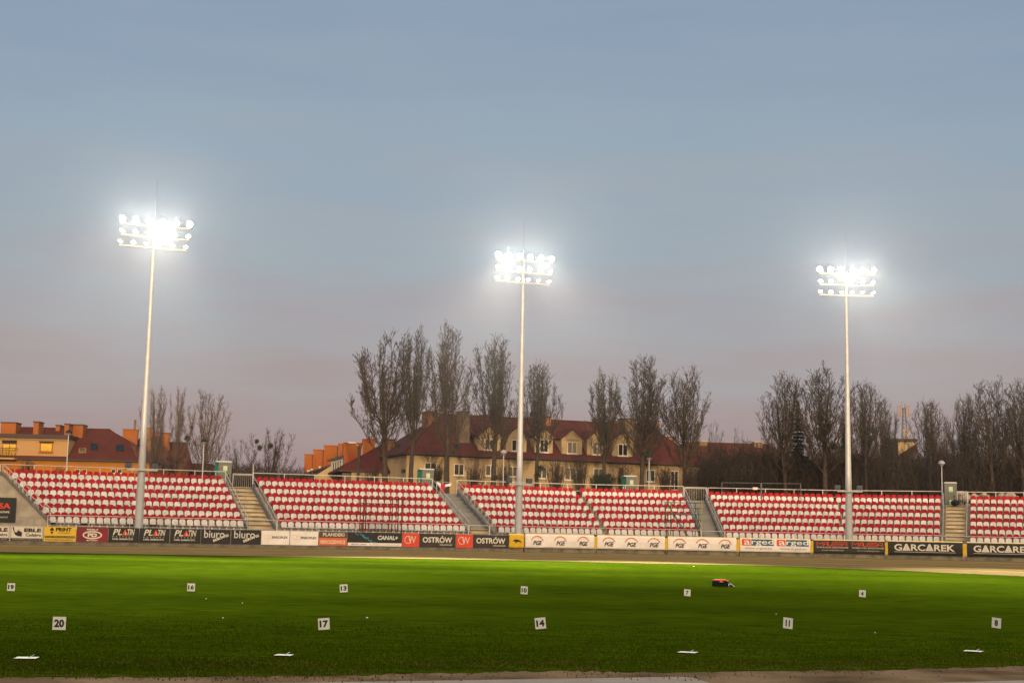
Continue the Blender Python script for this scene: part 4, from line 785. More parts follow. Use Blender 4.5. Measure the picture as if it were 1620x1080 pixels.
for a in ((2, 25, 667, 677, 3.2), (53.5, 60.5, 666, 686.5, 1.6), (88.5, 94.5, 671.5, 677.5, 4.6), (102.5, 108.5, 669.5, 684, 1.8), (113.5, 131, 670.5, 681, 3.4)): h.chimney(a[0], a[1], a[2], a[3], a[4], M['orangew'], rf, 1.8)
def skylight(h, px0, px1, py0, py1, D, ze, zr, glass, fr, ov=.45):
    sl = (zr - ze) / (D / 2 + ov); 
    def on_roof(px, py):
        r = ray(px, py); o = Vector((0, 0, EYE)); p0 = h.L + Vector((0, 0, ze)) - h.n * ov; nn = (Vector((0, 0, 1)) - h.n * sl).normalized(); t = (p0 - o).dot(nn) / r.dot(nn); p = o + r * t - h.L; return Vector((p.dot(h.ex), p.dot(h.n), p.z))
    c = [on_roof(px0, py1), on_roof(px1, py1), on_roof(px1, py0), on_roof(px0, py0)]; up = Vector((0, -sl, 1)).normalized()
    ctr = sum(c, Vector()) / 4; g = MB(); o_ = [p + up * .1 for p in c]; i_ = [ctr + (p - ctr) * .74 + up * .1 for p in c]; g.poly(o_ + i_ + c, [(k, (k + 1) % 4, 4 + (k + 1) % 4, 4 + k) for k in range(4)] + [(8 + k, 8 + (k + 1) % 4, (k + 1) % 4, k) for k in range(4)])
    f = g.build('window', fr, h.T); g = MB(); g.poly([p - up * .03 for p in i_], [(0, 1, 2, 3)]); g.build('pane', glass, f)
skylight(h, 143.5, 154.5, 702.5, 712, D, ze, zr, M['bluegl'], M['dark']); skylight(h, 183.5, 196, 704, 713.5, D, ze, zr, M['bluegl'], M['dark']); skylight(h, 124.5, 136.5, 709.5, 716.5, D, ze, zr, M['sunset_glass'], M['brick'])
h.window(198, 206, 734, 741.5, M['glassd'], frame=M['dark'], sill=False, mull=0)
for a, b in ((119, 126.5), (129.5, 137), (176, 183), (186, 193)): h.window(a, b, 742, 748, M['glassd'], fr=.04, mull=0)
# --- orange walled house behind it, and the brown roofed one
h = House('house', 'orange house with tall firewall chimneys rising behind the yellow house and the left mast', 196, 158, R(12)); T = h.T
W = h.q(262, 720)[0]; g = MB(); g.box(0, W, 0, 9, 0, h.q(230, 733)[1]); g.build('wall', M['orange2'], T); ze = h.q(230, 733)[1]; zr = h.q(220, 690, 4.5)[1]
rf = hip(W, 9, ze, zr, W * .35, W * .8).build('roof', [M['tile2'], M['fascia']], T)
x0, z1 = h.q(194.5, 679, .5); x1 = h.q(217, 700, .5)[0]; g = MB(); g.box(x0, x1, .5, 2.5, ze - 1, z1); g.box(x0 - .05, x1 + .05, .45, 2.55, z1, z1 + .08); g.build('firewall', M['orangew'], T)
x0, z1 = h.q(232, 677, .3); x1 = h.q(238.5, 715, .3)[0]; g = MB(); g.box(x0, x1, .3, 1.3, 1, z1); g.box(x0 - .05, x1 + .05, .25, 1.35, z1, z1 + .08); g.build('chimney', M['brick'], rf)
g = MB(); x0, z1 = h.q(214, 664, 1.5); g.tube((x0, 1.5, ze), (x0, 1.5, z1), .13, n=8); g.build('flue_pipe', M['brickd'], rf)
h = House('house', 'brown roofed house behind the two pale bare trees, right of the left mast', 236, 164, R(14)); T = h.T
W = h.q(300, 720)[0]; ze = h.q(270, 741)[1]; zr = h.q(270, 700, 4.5)[1]; g = MB(); g.box(0, W, 0, 9, 0, ze - .15); g.build('wall', M['ochre'], T)
rf = hip(W, 9, ze, zr, W * .05, W * .92).build('roof', [M['tile2'], M['fascia']], T); h.chimney(256, 268.5, 684, 702, 2.6, M['orangew'], rf, 2); h.chimney(238, 256, 683, 702, 5, M['orange2'], rf, 1.2)
h = House('house', 'low brown roofed outbuilding left of the first portable toilet', 262, 172, R(5)); W = h.q(356, 745)[0]; ze = h.q(300, 748)[1]; zr = h.q(300, 734, 4)[1]
g = MB(); g.box(0, W, 0, 8, 0, ze - .1); g.build('wall', M['ochre'], h.T); hip(W, 8, ze, zr, 2, W - 2).build('roof', [M['tile2'], M['fascia']], h.T)
for k in range(3):
    h.window(268 + 12 * k, 276 + 12 * k, 751, 757, M['glassd'], mull=0)
# --- the row of orange firewalls going away
rows = [(481, 494.3, 719, 743, 228), (494.7, 511, 711.7, 738, 214), (511.4, 533.6, 705.2, 736, 200), (534, 542, 702.5, 730, 190), (542.3, 572, 701.3, 742, 178), (572.4, 593.5, 695.3, 725, 170)]
ws = ('farthest orange firewall house of the receding row', 'second farthest orange firewall house of the receding row', 'broad orange firewall house in the middle of the receding row', 'narrow orange firewall house behind the grey boarded gable', 'wide orange and rust firewall house of the receding row', 'nearest and tallest orange firewall house of the receding row')
for i, (a, b, c, d, Y) in enumerate(rows):
    h = House('row_house', ws[i], a, Y, R(6), group='row of orange firewall houses'); W, z1 = h.q(b, c); z1 = h.q((a + b) / 2, c)[1]; zm = h.q(a, d)[1]
    g = MB(); g.box(0, W, 0, 11, 0 if i >= 4 else 0, z1); g.build('firewall', M['orangew'], h.T); g = MB(); g.box(-.06, W + .06, -.06, 11.06, z1 + .003, z1 + .12); g.build('coping', M['orange2'], h.T)
    if i < 3:
        g = MB(); g.box(W * .0 + .02, W * .16, -.3, -.003, z1 * .55, z1 * .86); g.build('side_firewall', M['orange2'], h.T)
    if i == 4:
        zl = h.q(560, 719.5)[1]; g = MB(); g.box(.02, W - .02, -.12, -.003, 0, zl); g.build('lower_wall', M['orange2'], h.T)
# dark roofed long house below them
h = House('house', 'long dark roofed house with small white windows below the orange firewalls', 462, 186, R(-14)); W = h.q(528, 745)[0]; z0 = h.q(468, 752)[1]; z1 = h.q(524, 729.5)[1]
g = MB(); g.prism([(0, 0), (W, 0), (W, z1 - .3), (0, z0 - .3)], 0, 6); g.build('wall', M['fascia'], h.T)
g = MB(); g.poly([(-.3, -.5, z0 - .35), (W, -.5, z1 - .35), (W, 5, z1 + .25), (-.3, 5, z0 + .15), (-.3, -.5, z0 - .6), (W, -.5, z1 - .6)], [(0, 1, 2, 3), (4, 5, 1, 0)]); g.build('roof', M['roofd'], h.T)
for a, b, c, d in ((475, 477.5, 748, 753), (486, 490, 743, 749), (492, 495, 741, 748), (504.5, 507.5, 737, 744)): h.window(a, b, c, d, M['frame'], mull=0, sill=False, fr=.03)
h = House('house', 'cream gable and grey boarded upper storey with four narrow windows, below the orange firewalls', 499, 158, R(4)); T = h.T
pts = [h.q(*p) for p in ((499.5, 751.5), (523.5, 736.5), (524, 752), (545, 750), (545, 775), (499.5, 775))]; g = MB(); g.prism(pts[::-1], 0, 6); g.build('wall', M['plaster'], T)
x0, z1 = h.q(524, 728); x1 = h.q(543, 722)[0]; zb_ = h.q(524, 751)[1]; z2 = h.q(543, 722.5)[1]; g = MB(); g.prism([(x0, zb_), (x1, zb_ + .25), (x1, z2), (x0, z1)], -.3, 3); g.build('boarded_storey', M['sheet'], T)
g = MB(); g.poly([(x0 - .4, -.6, z1 + .0), (x1 + .1, -.6, z2 + .05), (x1 + .1, 3, z2 + .4), (x0 - .4, 3, z1 + .3), (x0 - .4, -.6, z1 - .2), (x1 + .1, -.6, z2 - .15)], [(0, 1, 2, 3), (4, 5, 1, 0)]); g.build('roof', M['roofd'], T)
for k in range(4): xa = x0 + .2 + k * (x1 - x0 - .3) / 4; h.win(xa, xa + .17, zb_ + .5, z1 - .25 + .1 * k, M['glassd'], y=-.3, mull=0, sill=False, fr=.02)
# --- small maroon roofed house
h = House('house', 'small cream house with a steep maroon hipped roof, left of the two tall poplars', 541, 150, R(14)); T = h.T; W = h.q(668, 745)[0]; ze = h.q(600, 744.5)[1]; D = 9
zr = h.q(614, 699, 4.5)[1]; xa = h.q(556, 750)[0]; g = MB(); g.box(xa, W, 0, D, 0, ze - .15); g.build('wall', M['plaster'], T); 
rf = hip(W, D, ze, zr, h.q(612, 699, 4.5)[0], W * .8).build('roof', [M['tile'], M['fascia']], T)
h.chimney(615, 623, 694, 722, 1.2, M['brick'], rf, .8); h.chimney(606, 612.5, 696, 704, 4, M['orangew'], rf, .8); g = MB(); g.box(.1, xa, .3, .5, 0, ze - .3); g.build('porch_wall', M['brickd'], T)
h.window(592.5, 600, 757, 762, M['glassd'], mull=0); h.window(602.5, 607, 757, 762, M['glassd'], mull=0); h.window(625, 634, 758, 762, M['glassd'], mull=1)
# --- the long cream house
h = House('long_house', 'long cream house with six gabled dormers and a maroon hipped roof behind the poplars', 643, 146, R(23)); T = h.T
W = h.q(1107.5, 735)[0]; ze = h.q(860, 725)[1]; D = 11; zr = h.q(860, 664, D / 2)[1]
g = MB(); g.box(0, W, 0, D, 0, ze - .2); g.build('wall', M['plaster'], T); rl = h.q(698, 657, D / 2)[0]; rr_ = h.q(1026, 675, D / 2)[0]
rf = hip(W, D, ze, zr, rl, rr_, .5).build('roof', [M['tile'], M['fascia']], T)
g = MB(); g.tube((0, -.55, ze - .1), (W, -.55, ze - .1), .09, n=6); g.build('gutter', M['fascia'], T)
for px0, px1, pt in ((757, 792, 672), (800.5, 833, 674), (846, 874.5, 675.5), (888.5, 921, 677.5), (929, 959, 679), (969, 1001, 681)):
    d = .35; x0, x1 = h.q(px0, 700, d)[0], h.q(px1, 700, d)[0]; zt_ = h.q((px0 + px1) / 2, pt, d)[1]; wd = x1 - x0; zb_ = ze - .05; zs = zt_ - wd * .42
    g = MB(); g.prism([(x0, zb_), (x1, zb_), (x1, zs), ((x0 + x1) / 2, zt_ - .1), (x0, zs)], d, 4.4); dm = g.build('dormer', M['plaster'], T)
    g = MB(); xm = (x0 + x1) / 2
    for (xa, za), (xb, zb2) in (((x0 - .22, zs - .12), (xm, zt_)), ((xm, zt_), (x1 + .22, zs - .12))):
        g.poly([(xa, d - .2, za), (xb, d - .2, zb2), (xb, 5.2, zb2), (xa, 5.2, za), (xa, d - .2, za - .16), (xb, d - .2, zb2 - .16)], [(0, 1, 2, 3), (4, 5, 1, 0)])
    g.mi = 1; g.prism([(x0 - .18, zs - .28), (xm, zt_ - .19), (x1 + .18, zs - .28), (x1 + .02, zs - .3), (xm, zt_ - .42), (x0 - .02, zs - .3)][::-1], d - .1, d - .003); g.box(x0 - .05, x1 + .05, d - .07, d - .003, zs - .2, zs - .08); g.build('dormer_roof', [M['tile'], M['plaster']], dm)
    g = MB(); g.box(x0 - .02, x1 + .02, d - .06, d - .003, zb_ + .5, zb_ + .58); g.box(x0 - .1, x1 + .1, d - .25, d - .003, zb_ - .05, zb_ + .1); g.build('sill_band', M['sheet'], dm)
    h.win(x0 + wd * .27, x1 - wd * .25, zb_ + .72, zs - .42, M['glass'], parent=dm, y=d, mull=1, fr=.08)
for i, (px, pt, pb, hw) in enumerate(((681, 731, 749, 9.5), (726, 733, 752, 8), (776, 735, 753, 8), (811, 737, 754, 8), (857, 738, 757, 8), (902, 738.5, 759.5, 9), (947, 740, 760, 8.5), (1029, 742.5, 762, 7))):
    h.window(px - hw, px + hw, pt, pb, M['glass'] if i < 7 else M['glassd'], mull=1, fr=.09)
x0, z1 = h.q(979, 740); x1 = h.q(986, 740)[0]; g = MB(); g.box(x0, x1, -.05, -.003, 0, z1); g.build('door', M['fascia'], T); h.window(1060.5, 1073, 744, 775, M['glassd'], mull=1, fr=.09)
for a in ((675.5, 691.5, 650, 668, 4.2, 'brick', 1.6), (727.5, 742.5, 650, 698, 1.3, 'brickd', 1.1), (767, 781, 655, 664, 6, 'brick', 1), (864, 871.5, 658, 669, 4.6, 'brick', .9), (943, 950, 662, 668, 6, 'brickd', 1), (969, 983, 665, 668, 6, 'brickd', 1.2), (988, 1006, 661, 706, .9, 'brickd', 1.6), (1028, 1043, 664, 682, 5, 'brick', 1.2)):
    h.chimney(a[0], a[1], a[2], a[3], a[4], M[a[5]], rf, a[6])
g = MB(); x0 = h.q(741, 740)[0]; g.tube((x0, -.1, 0), (x0, -.1, ze - .2), .06, n=6); g.build('downpipe', M['sheet'], T)
# --- roofs farther right
h = House('house', 'reddish brown roof with pale chimneys above the dark thicket', 1092, 186, R(8)); T = h.T; W = h.q(1262, 735)[0]; ze = h.q(1170, 732)[1]; zr = h.q(1170, 702, 6)[1]
g = MB(); g.box(0, W, 0, 12, 0, ze - .2); g.build('wall', M['plaster'], T); rf = hip(W, 12, ze, zr, .5, W - 2).build('roof', [M['tile2'], M['fascia']], T)
for a in ((1106, 1119, 697, 704, 5), (1193.5, 1206.5, 698, 704, 5)): h.chimney(*a, M['brickd'], rf, 1, M['plaster'])
h = House('house', 'small house with a white chimney seen over the right hip of the long cream house', 1050, 192, R(8)); T = h.T; W = h.q(1092, 735)[0]; g = MB(); g.box(0, W, 0, 8, 0, 6); g.build('wall', M['plaster'], T); rf = hip(W, 8, 6, h.q(1075, 702, 4)[1], 1, W - 1).build('roof', [M['tile2'], M['fascia']], T)
h.chimney(1057, 1064, 690, 702, 3, M['brickd'], rf, 1); h.chimney(1066, 1072, 690, 702, 3, M['brickd'], rf, 1)
h = House('tower_house', 'flat topped pale block carrying the phone mast', 1411, 215, R(-10), 'house'); T = h.T; W = h.q(1448, 730)[0]; z1 = h.q(1430, 696)[1]; z0 = h.q(1430, 712)[1]
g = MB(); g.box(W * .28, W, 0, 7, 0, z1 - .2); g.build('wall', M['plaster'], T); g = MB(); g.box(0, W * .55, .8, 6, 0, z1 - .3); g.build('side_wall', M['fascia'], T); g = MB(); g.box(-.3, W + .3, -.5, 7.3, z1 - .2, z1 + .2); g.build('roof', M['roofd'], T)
h.window(1434, 1442, 700, 703.5, M['glassd'], mull=2, sill=False)
g = MB(); a, b = h.q(1403, 742), h.q(1448, 712); g.poly([(a[0], -3, a[1]), (b[0], -3, b[1]), (b[0], 2, b[1] + 1.5), (a[0], 2, a[1] + 1.5), (a[0], -3, a[1] - .5), (b[0], -3, b[1] - .5)], [(0, 1, 2, 3), (4, 5, 1, 0)]); g.build('stair_roof', M['tile2'], T)
g = MB(); g.box(a[0] + 1, b[0], -2.6, .0, 0, a[1] - .1); g.build('lower_wall', M['plaster'], T)
a = at(1430, 697, 218); zt_ = at(1430, 640, 218).z; t = thing('phone_mast', 'phone mast with pale antenna panels standing on the flat roofed block', 'antenna mast', (a.x, a.y, a.z), 0); H = zt_ - a.z
g = MB()
for dx, dy in ((-.3, -.3), (.3, -.3), (0, .3)): g.tube((dx * 1.6, dy * 1.6, 0), (dx * .6, dy * .6, H * .92), .05, n=5)
for k in range(9):
    z = H * .92 * k / 9; s_ = 1.6 - 1.0 * k / 9; s2 = 1.6 - 1.0 * (k + 1) / 9; g.tube((-.3 * s_, -.3 * s_, z), (.3 * s2, -.3 * s2, z + H * .1), .03, n=4); g.tube((.3 * s_, -.3 * s_, z), (0, .3 * s2, z + H * .1), .03, n=4)
g.build('lattice', M['steel'], t)
for x in (-.85, -.42, .35, .72): g = MB(); g.box(x - .11, x + .11, -.5, -.3, H * .66, H * .98); g.build('antenna_panel', M['ant'], t)
for z in (.1, .24):
    for x in (-.05, .45): g = MB(); g.box(x - .22, x + .22, -.65, -.35, H * z, H * z + .5); g.build('equipment_box', M['ant'], t)
g = MB(); g.tube((-.2, 0, H * .9), (-.2, 0, H * 1.1), .02, n=4); g.tube((.2, 0, H * .9), (.2, 0, H * 1.04), .02, n=4); g.build('rod', M['steel'], t)
g = MB(); h2 = None
h = House('house', 'small brown tiled house half hidden in the dark trees right of the long cream house', 1118, 160, R(5)); W = h.q(1160, 750)[0]; g = MB(); g.box(0, W, 0, 6, 0, 3.2); g.build('wall', M['plaster'], h.T); hip(W, 6, 3.2, 5.6, 1, W - 1).build('roof', [M['tile2'], M['fascia']], h.T)
# ------------------------------------------------------------------ trees
def tubes_mesh(name, segs, mats, sides=3, midx=None):
    A = np.array([s[0] for s in segs], float); B = np.array([s[1] for s in segs], float); ra = np.array([s[2] for s in segs]); rb = np.array([s[3] for s in segs]); n = len(segs)
    d = B - A; d /= np.linalg.norm(d, axis=1)[:, None] + 1e-9; up = np.where(np.abs(d[:, 2:3]) < .9, [[0, 0, 1.0]], [[1.0, 0, 0]]); u = np.cross(d, up); u /= np.linalg.norm(u, axis=1)[:, None]; v = np.cross(d, u)
    V = np.empty((n, 2 * sides, 3))
    for i in range(sides):
        t = 2 * math.pi * i / sides; o = u * math.cos(t) + v * math.sin(t); V[:, i] = A + o * ra[:, None]; V[:, sides + i] = B + o * rb[:, None]
    base = (np.arange(n) * 2 * sides)[:, None, None]; f = np.array([[i, (i + 1) % sides, sides + (i + 1) % sides, sides + i] for i in range(sides)])[None]; Fq = (base + f).reshape(-1)
    me = bpy.data.meshes.new(name); me.vertices.add(2 * sides * n); me.vertices.foreach_set('co', V.ravel()); me.loops.add(len(Fq)); me.loops.foreach_set('vertex_index', Fq.astype(np.int32))
    me.polygons.add(n * sides); me.polygons.foreach_set('loop_start', np.arange(0, len(Fq), 4, dtype=np.int32)); me.polygons.foreach_set('loop_total', np.full(n * sides, 4, dtype=np.int32))
    for m in mats: me.materials.append(m)
    if midx is not None: me.polygons.foreach_set('material_index', np.repeat(np.array(midx, dtype=np.int32), sides))
    me.update(); return me
def rnd_perp(r, d):
    a = Vector((r.gauss(0, 1), r.gauss(0, 1), r.gauss(0, 1))); a -= d * a.dot(d); return a.normalized() if a.length > 1e-6 else d.orthogonal().normalized()
UP = Vector((0, 0, 1))
def curve_branch(r, p, d, length, r0, r1, nseg, upb, wob, segs, mi, tag_):
    pts = [p.copy()]; q = p.copy(); dd = d.copy()
    for i in range(nseg):
        dd = (dd + UP * upb / nseg + rnd_perp(r, dd) * wob).normalized(); q2 = q + dd * (length / nseg); a = r0 + (r1 - r0) * i / nseg; b = r0 + (r1 - r0) * (i + 1) / nseg
        segs.append((tuple(q), tuple(q2), a, b)); mi.append(tag_); q = q2; pts.append(q.copy())
    return pts, dd
def poplar(seed, H=14.0, cr=3.0, base=.3, nlead=9, tr=.26, fat=1.0, density=1.0, spread=.55, budp=.5, mats=('bark', 'twig', 'bud'), fork=.0):
    r = random.Random(seed); trunk = []; tmi = []; segs = []; mi = []
    tp, _ = curve_branch(r, Vector((0, 0, -.4)), UP, H * .82, tr, .05, 12, .2, .035, trunk, tmi, 0)
    def trunk_at(z):
        i = min(len(tp) - 2, max(0, next((k for k in range(len(tp) - 1) if tp[k + 1].z >= z), len(tp) - 2))); t = (z - tp[i].z) / max(1e-3, tp[i + 1].z - tp[i].z); return tp[i].lerp(tp[i + 1], min(1, max(0, t)))
    env = lambda t: cr * (math.sin(math.pi * min(1, max(.02, t * .84 + .12))) ** .7)
    leads = [[p for p in tp if p.z > H * (base + .05)]]
    ang = r.random() * 6.28
    for k in range(nlead):
        low = k % 4 == 3; z0 = H * (base + r.uniform(-.02, .20) * (0 if low else 1) + (0 if low else .02)); p = trunk_at(z0); ang += 2.4 + r.uniform(-.4, .4)
        reach = r.uniform(.8, 1.05) if low else r.uniform(.15, 1.0) ; zt = H * (r.uniform(base + .28, base + .46) if low else min(.985, .975 - .26 * reach ** 2 + r.uniform(-.03, .02)))
        rad = cr * reach; end = Vector((math.cos(ang) * rad, math.sin(ang) * rad, zt)) + Vector((p.x, p.y, 0)) * .6
        n = 9; pts = [p]; r0 = .052 * tr / .26 * (.7 if low else 1) * (1.15 - .4 * k / nlead)
        for i in range(1, n + 1):
            t = i / n; h_ = t ** (.7 if low else .48); pts.append(Vector((p.x + (end.x - p.x) * h_ + r.uniform(-.08, .08), p.y + (end.y - p.y) * h_ + r.uniform(-.08, .08), p.z + (end.z - p.z) * t)))
            segs.append((tuple(pts[-2]), tuple(pts[-1]), r0 * (1 - .82 * (i - 1) / n), r0 * (1 - .82 * i / n))); mi.append(0)
        leads.append(pts)
    for L in leads:
        tot = sum((L[i + 1] - L[i]).length for i in range(len(L) - 1)); nb = int(tot / .27 * density)
        for j in range(nb):
            u = (j + r.random()) / nb; 
            if u < .08: continue
            x = u * (len(L) - 1); i = min(len(L) - 2, int(x)); p = L[i].lerp(L[i + 1], x - i); d = (L[i + 1] - L[i]).normalized(); side = rnd_perp(r, d); out_ = Vector((p.x, p.y, 0)); 
            if out_.length > .3: side = (side + out_.normalized() * .5).normalized()
            dd = (d * (1 - spread * .5) + side * spread).normalized(); ln = (.55 + 1.0 * (1 - u * .8)) * r.uniform(.55, 1.15) * fat
            bp, bd = curve_branch(r, p, dd, ln, .017, .009, 3, 1.1, .14, segs, mi, 1)
            for k in range(int(3 + ln * 3.6)):
                v = r.random() ** .8; x2 = v * (len(bp) - 1); i2 = min(len(bp) - 2, int(x2)); q = bp[i2].lerp(bp[i2 + 1], x2 - i2); sd2 = rnd_perp(r, bd); d2 = (bd * .6 + sd2 * .6 + UP * .5).normalized(); l2 = r.uniform(.22, .62) * fat ** .5
                e2 = q + d2 * l2; segs.append((tuple(q), tuple(e2), .010, .0065)); mi.append(1)
                if r.random() < budp: segs.append((tuple(e2 - d2 * .07), tuple(e2 + d2 * .09 + UP * .05), .026, .014)); mi.append(2)
                if r.random() < .5:
                    d3 = (d2 + rnd_perp(r, d2) * .7 + UP * .3).normalized(); q3 = q.lerp(e2, r.uniform(.3, .8)); e3 = q3 + d3 * r.uniform(.15, .35); segs.append((tuple(q3), tuple(e3), .01, .007)); mi.append(1)
                    if r.random() < budp: segs.append((tuple(e3 - d3 * .05), tuple(e3 + d3 * .1), .024, .014)); mi.append(2)
    return tubes_mesh('trunk', trunk, [M[mats[0]]], 8), tubes_mesh('crown', segs, [M[m] for m in mats], 3, mi)
def ball_mesh(seed, m):
    r = random.Random(seed); s_ = []
    for _ in range(240):
        d = Vector((r.gauss(0, 1), r.gauss(0, 1), r.gauss(0, 1))).normalized(); l = r.uniform(.55, 1); a = d * r.uniform(0, .5); b = d * l + rnd_perp(r, d) * .25; s_.append((tuple(a), tuple(b), .035, .02))
    return tubes_mesh('mistletoe_ball', s_, [M[m]], 3)
BALLS = [ball_mesh(1, 'mistle'), ball_mesh(2, 'mistle')]
VAR = [poplar(11, cr=2.4, base=.24, nlead=19), poplar(12, cr=2.4, base=.28, nlead=19, spread=.6), poplar(13, cr=2.5, base=.25, nlead=19), poplar(14, cr=2.3, base=.30, nlead=19, fat=.9), poplar(15, cr=2.6, base=.24, nlead=21, spread=.65), poplar(16, cr=2.4, base=.32, nlead=19)]
VASE = [poplar(21, cr=2.8, base=.16, nlead=14, tr=.16, spread=.42, budp=.05, mats=('bark', 'twigp', 'twigp'), fat=1.1), poplar(22, cr=3.0, base=.14, nlead=14, tr=.17, spread=.42, budp=.05, mats=('bark', 'twigp', 'twigp'), fat=1.1)]
ROUND = [poplar(31, H=10, cr=5.6, base=.12, nlead=14, tr=.22, spread=.8, budp=.5, fat=1.0, density=1.0, mats=('bark', 'twig', 'twig')), poplar(32, H=10, cr=4.6, base=.15, nlead=12, tr=.2, spread=.8, budp=.3, fat=1.0, density=.9, mats=('bark', 'twig', 'twig'))]
def tree(var, px, pyt, wpx, Y, label, H0=14.0, cw=3.4, balls=(), name='poplar_tree', cat='tree', group='bare poplars behind the stand', rz=0.0, lean=0.0, dead=None):
    top = at(px, pyt, Y); b = at(px, 770, Y); b = Vector((b.x, Y, PZ)); H = top.z - PZ; b.x = top.x - (top.x - b.x) ; W = wpx * Y / F; k = H / (H0 * 1.0)
    p_top = at(px, pyt, Y).x; t = thing(name, label, cat, (p_top + lean, Y, PZ), rz, group)
    tr, cr_ = var; sx = W / cw
    o = place(tr, 'trunk', t, (0, 0, 0)); o.scale = (k, k, k) ; c = place(cr_, 'crown', t, (0, 0, 0)); c.scale = (sx, sx, k); o.scale = (sx * .5 + k * .5, sx * .5 + k * .5, k)
    for i, (bx, by, br) in enumerate(balls):
        q = at(bx, by, Y - .4); v = Vector((q.x - t.location.x, -.4, q.z - PZ)); c_, s_ = math.cos(-rz), math.sin(-rz); m_ = place(BALLS[i % 2], 'mistletoe_ball', t, (v.x * c_ - v.y * s_, v.x * s_ + v.y * c_, v.z)); m_.scale = (br * Y / F,) * 3
PT_ = [(0, 618, 525, 82, 136, 'leftmost broad poplar of the tall group, leaning left over the small maroon roof', ((638, 745, 5), (630, 705, 5)), .3), (3, 657, 521, 54, 134, 'tall slim poplar second in the group, with a fork above the roof edge', ((652, 690, 4),), 1.1), (1, 713, 516, 62, 133, 'tallest poplar of the group, just right of the green and grey toilet by the flag', ((722, 706, 9), (704, 662, 6), (716, 716, 6)), 2.2),
       (2, 785, 534, 64, 135, 'poplar just left of the middle mast, before the dormers', ((785, 755, 5), (787, 630, 4)), 3.0), (5, 853, 574, 54, 137, 'shorter poplar just right of the middle mast with dark clumps on its trunk', ((851, 659, 8), (842, 655, 6), (855, 741, 8), (850, 752, 7)), .9),
       (3, 958, 589, 52, 140, 'slim poplar before the third and second dormers from the right', ((958, 660, 5), (953, 700, 5), (963, 752, 5)), 4.1), (1, 1016, 564, 74, 139, 'broad poplar above the street lamp at the right of the long cream house', ((1033, 680, 6), (1017, 668, 7), (1008, 706, 7), (1024, 716, 6)), 5.0), (0, 1083, 576, 60, 141, 'poplar at the right end of the long cream house', ((1082, 690, 6), (1080, 705, 5)), 1.9),
       (2, 1243, 590, 58, 143, 'first poplar of the right-hand row, left of the dark spruce', ((1243, 690, 5), (1245, 737, 6)), .4), (4, 1304, 580, 76, 142, 'broad poplar left of the right-hand mast with a dense knot in its crown', ((1308, 676, 11), (1298, 690, 8), (1318, 706, 8)), 2.8), (5, 1367, 604, 54, 144, 'poplar directly right of the right-hand mast', ((1366, 690, 7), (1372, 680, 5)), 3.6), (1, 1398, 632, 34, 147, 'small poplar left of the phone mast', (), 5.4),
       (5, 1469, 633, 50, 145, 'poplar directly right of the phone mast, above the street lamp', ((1470, 690, 6), (1473, 697, 6)), 1.2), (0, 1523, 620, 42, 147, 'slim poplar left of the big dark mistletoe ball', ((1530, 695, 7), (1524, 687, 5)), 2.0), (4, 1566, 600, 62, 144, 'tall poplar second from the right picture edge', ((1563, 667, 7), (1559, 692, 5)), 4.6), (2, 1617, 602, 62, 143, 'poplar cut by the right picture edge', (), .2)]
for v, px, pt, w_, Y, l, balls, rz in PT_: tree(VAR[v], px, pt, w_, Y, l, balls=balls, rz=rz)
for v, px, pt, w_, Y, l, rz in ((0, 250, 612, 46, 146, 'pale many stemmed bare tree just right of the left mast', 0), (1, 284, 614, 44, 147, 'pale bare tree in the middle of the three right of the left mast', 2.0), (0, 328, 617, 64, 148, 'pale bare tree with spreading stems above the first portable toilet', 4.0)):
    tree(VASE[v], px, pt, w_, Y, l, name='bare_tree', group='pale bare trees on the left', rz=rz, cw=4.0, balls=((296, 693, 6), (303, 676, 3.5)) if px == 284 else ())
tree(ROUND[0], 430, 684, 98, 150, 'round dark bare tree with mistletoe balls above the first stairs', H0=9.6, cw=9.6, name='bare_tree', balls=((406, 698, 5), (411, 708, 6), (428, 705, 6), (437, 716, 5), (424, 684, 2)), rz=.5)
for px, pt, w_, Y, l, rz in ((376, 702, 60, 168, 'low dark bare tree behind the first portable toilet', 1.0), (330, 716, 56, 166, 'low brown bare tree left of the first portable toilet', 3.0), (1128, 678, 60, 172, 'bushy bare tree over the roofs right of the long cream house', 2.2), (1165, 686, 40, 178, 'small bushy bare tree above the reddish brown roof', 4.4), (1415, 662, 44, 165, 'bushy bare tree left of the phone mast block', 1.5), (1500, 668, 60, 160, 'dark bushy tree between the first two poplars right of the phone mast', 3.1), (1595, 660, 60, 158, 'dark bushy tree behind the last two poplars', 5.2), (1545, 690, 60, 156, 'low dark bushy tree under the big mistletoe ball', 2.7)):
    tree(ROUND[1], px, pt, w_, Y, l, H0=9.6, cw=8.2, name='bare_tree', group='bushy bare trees in the background', rz=rz)
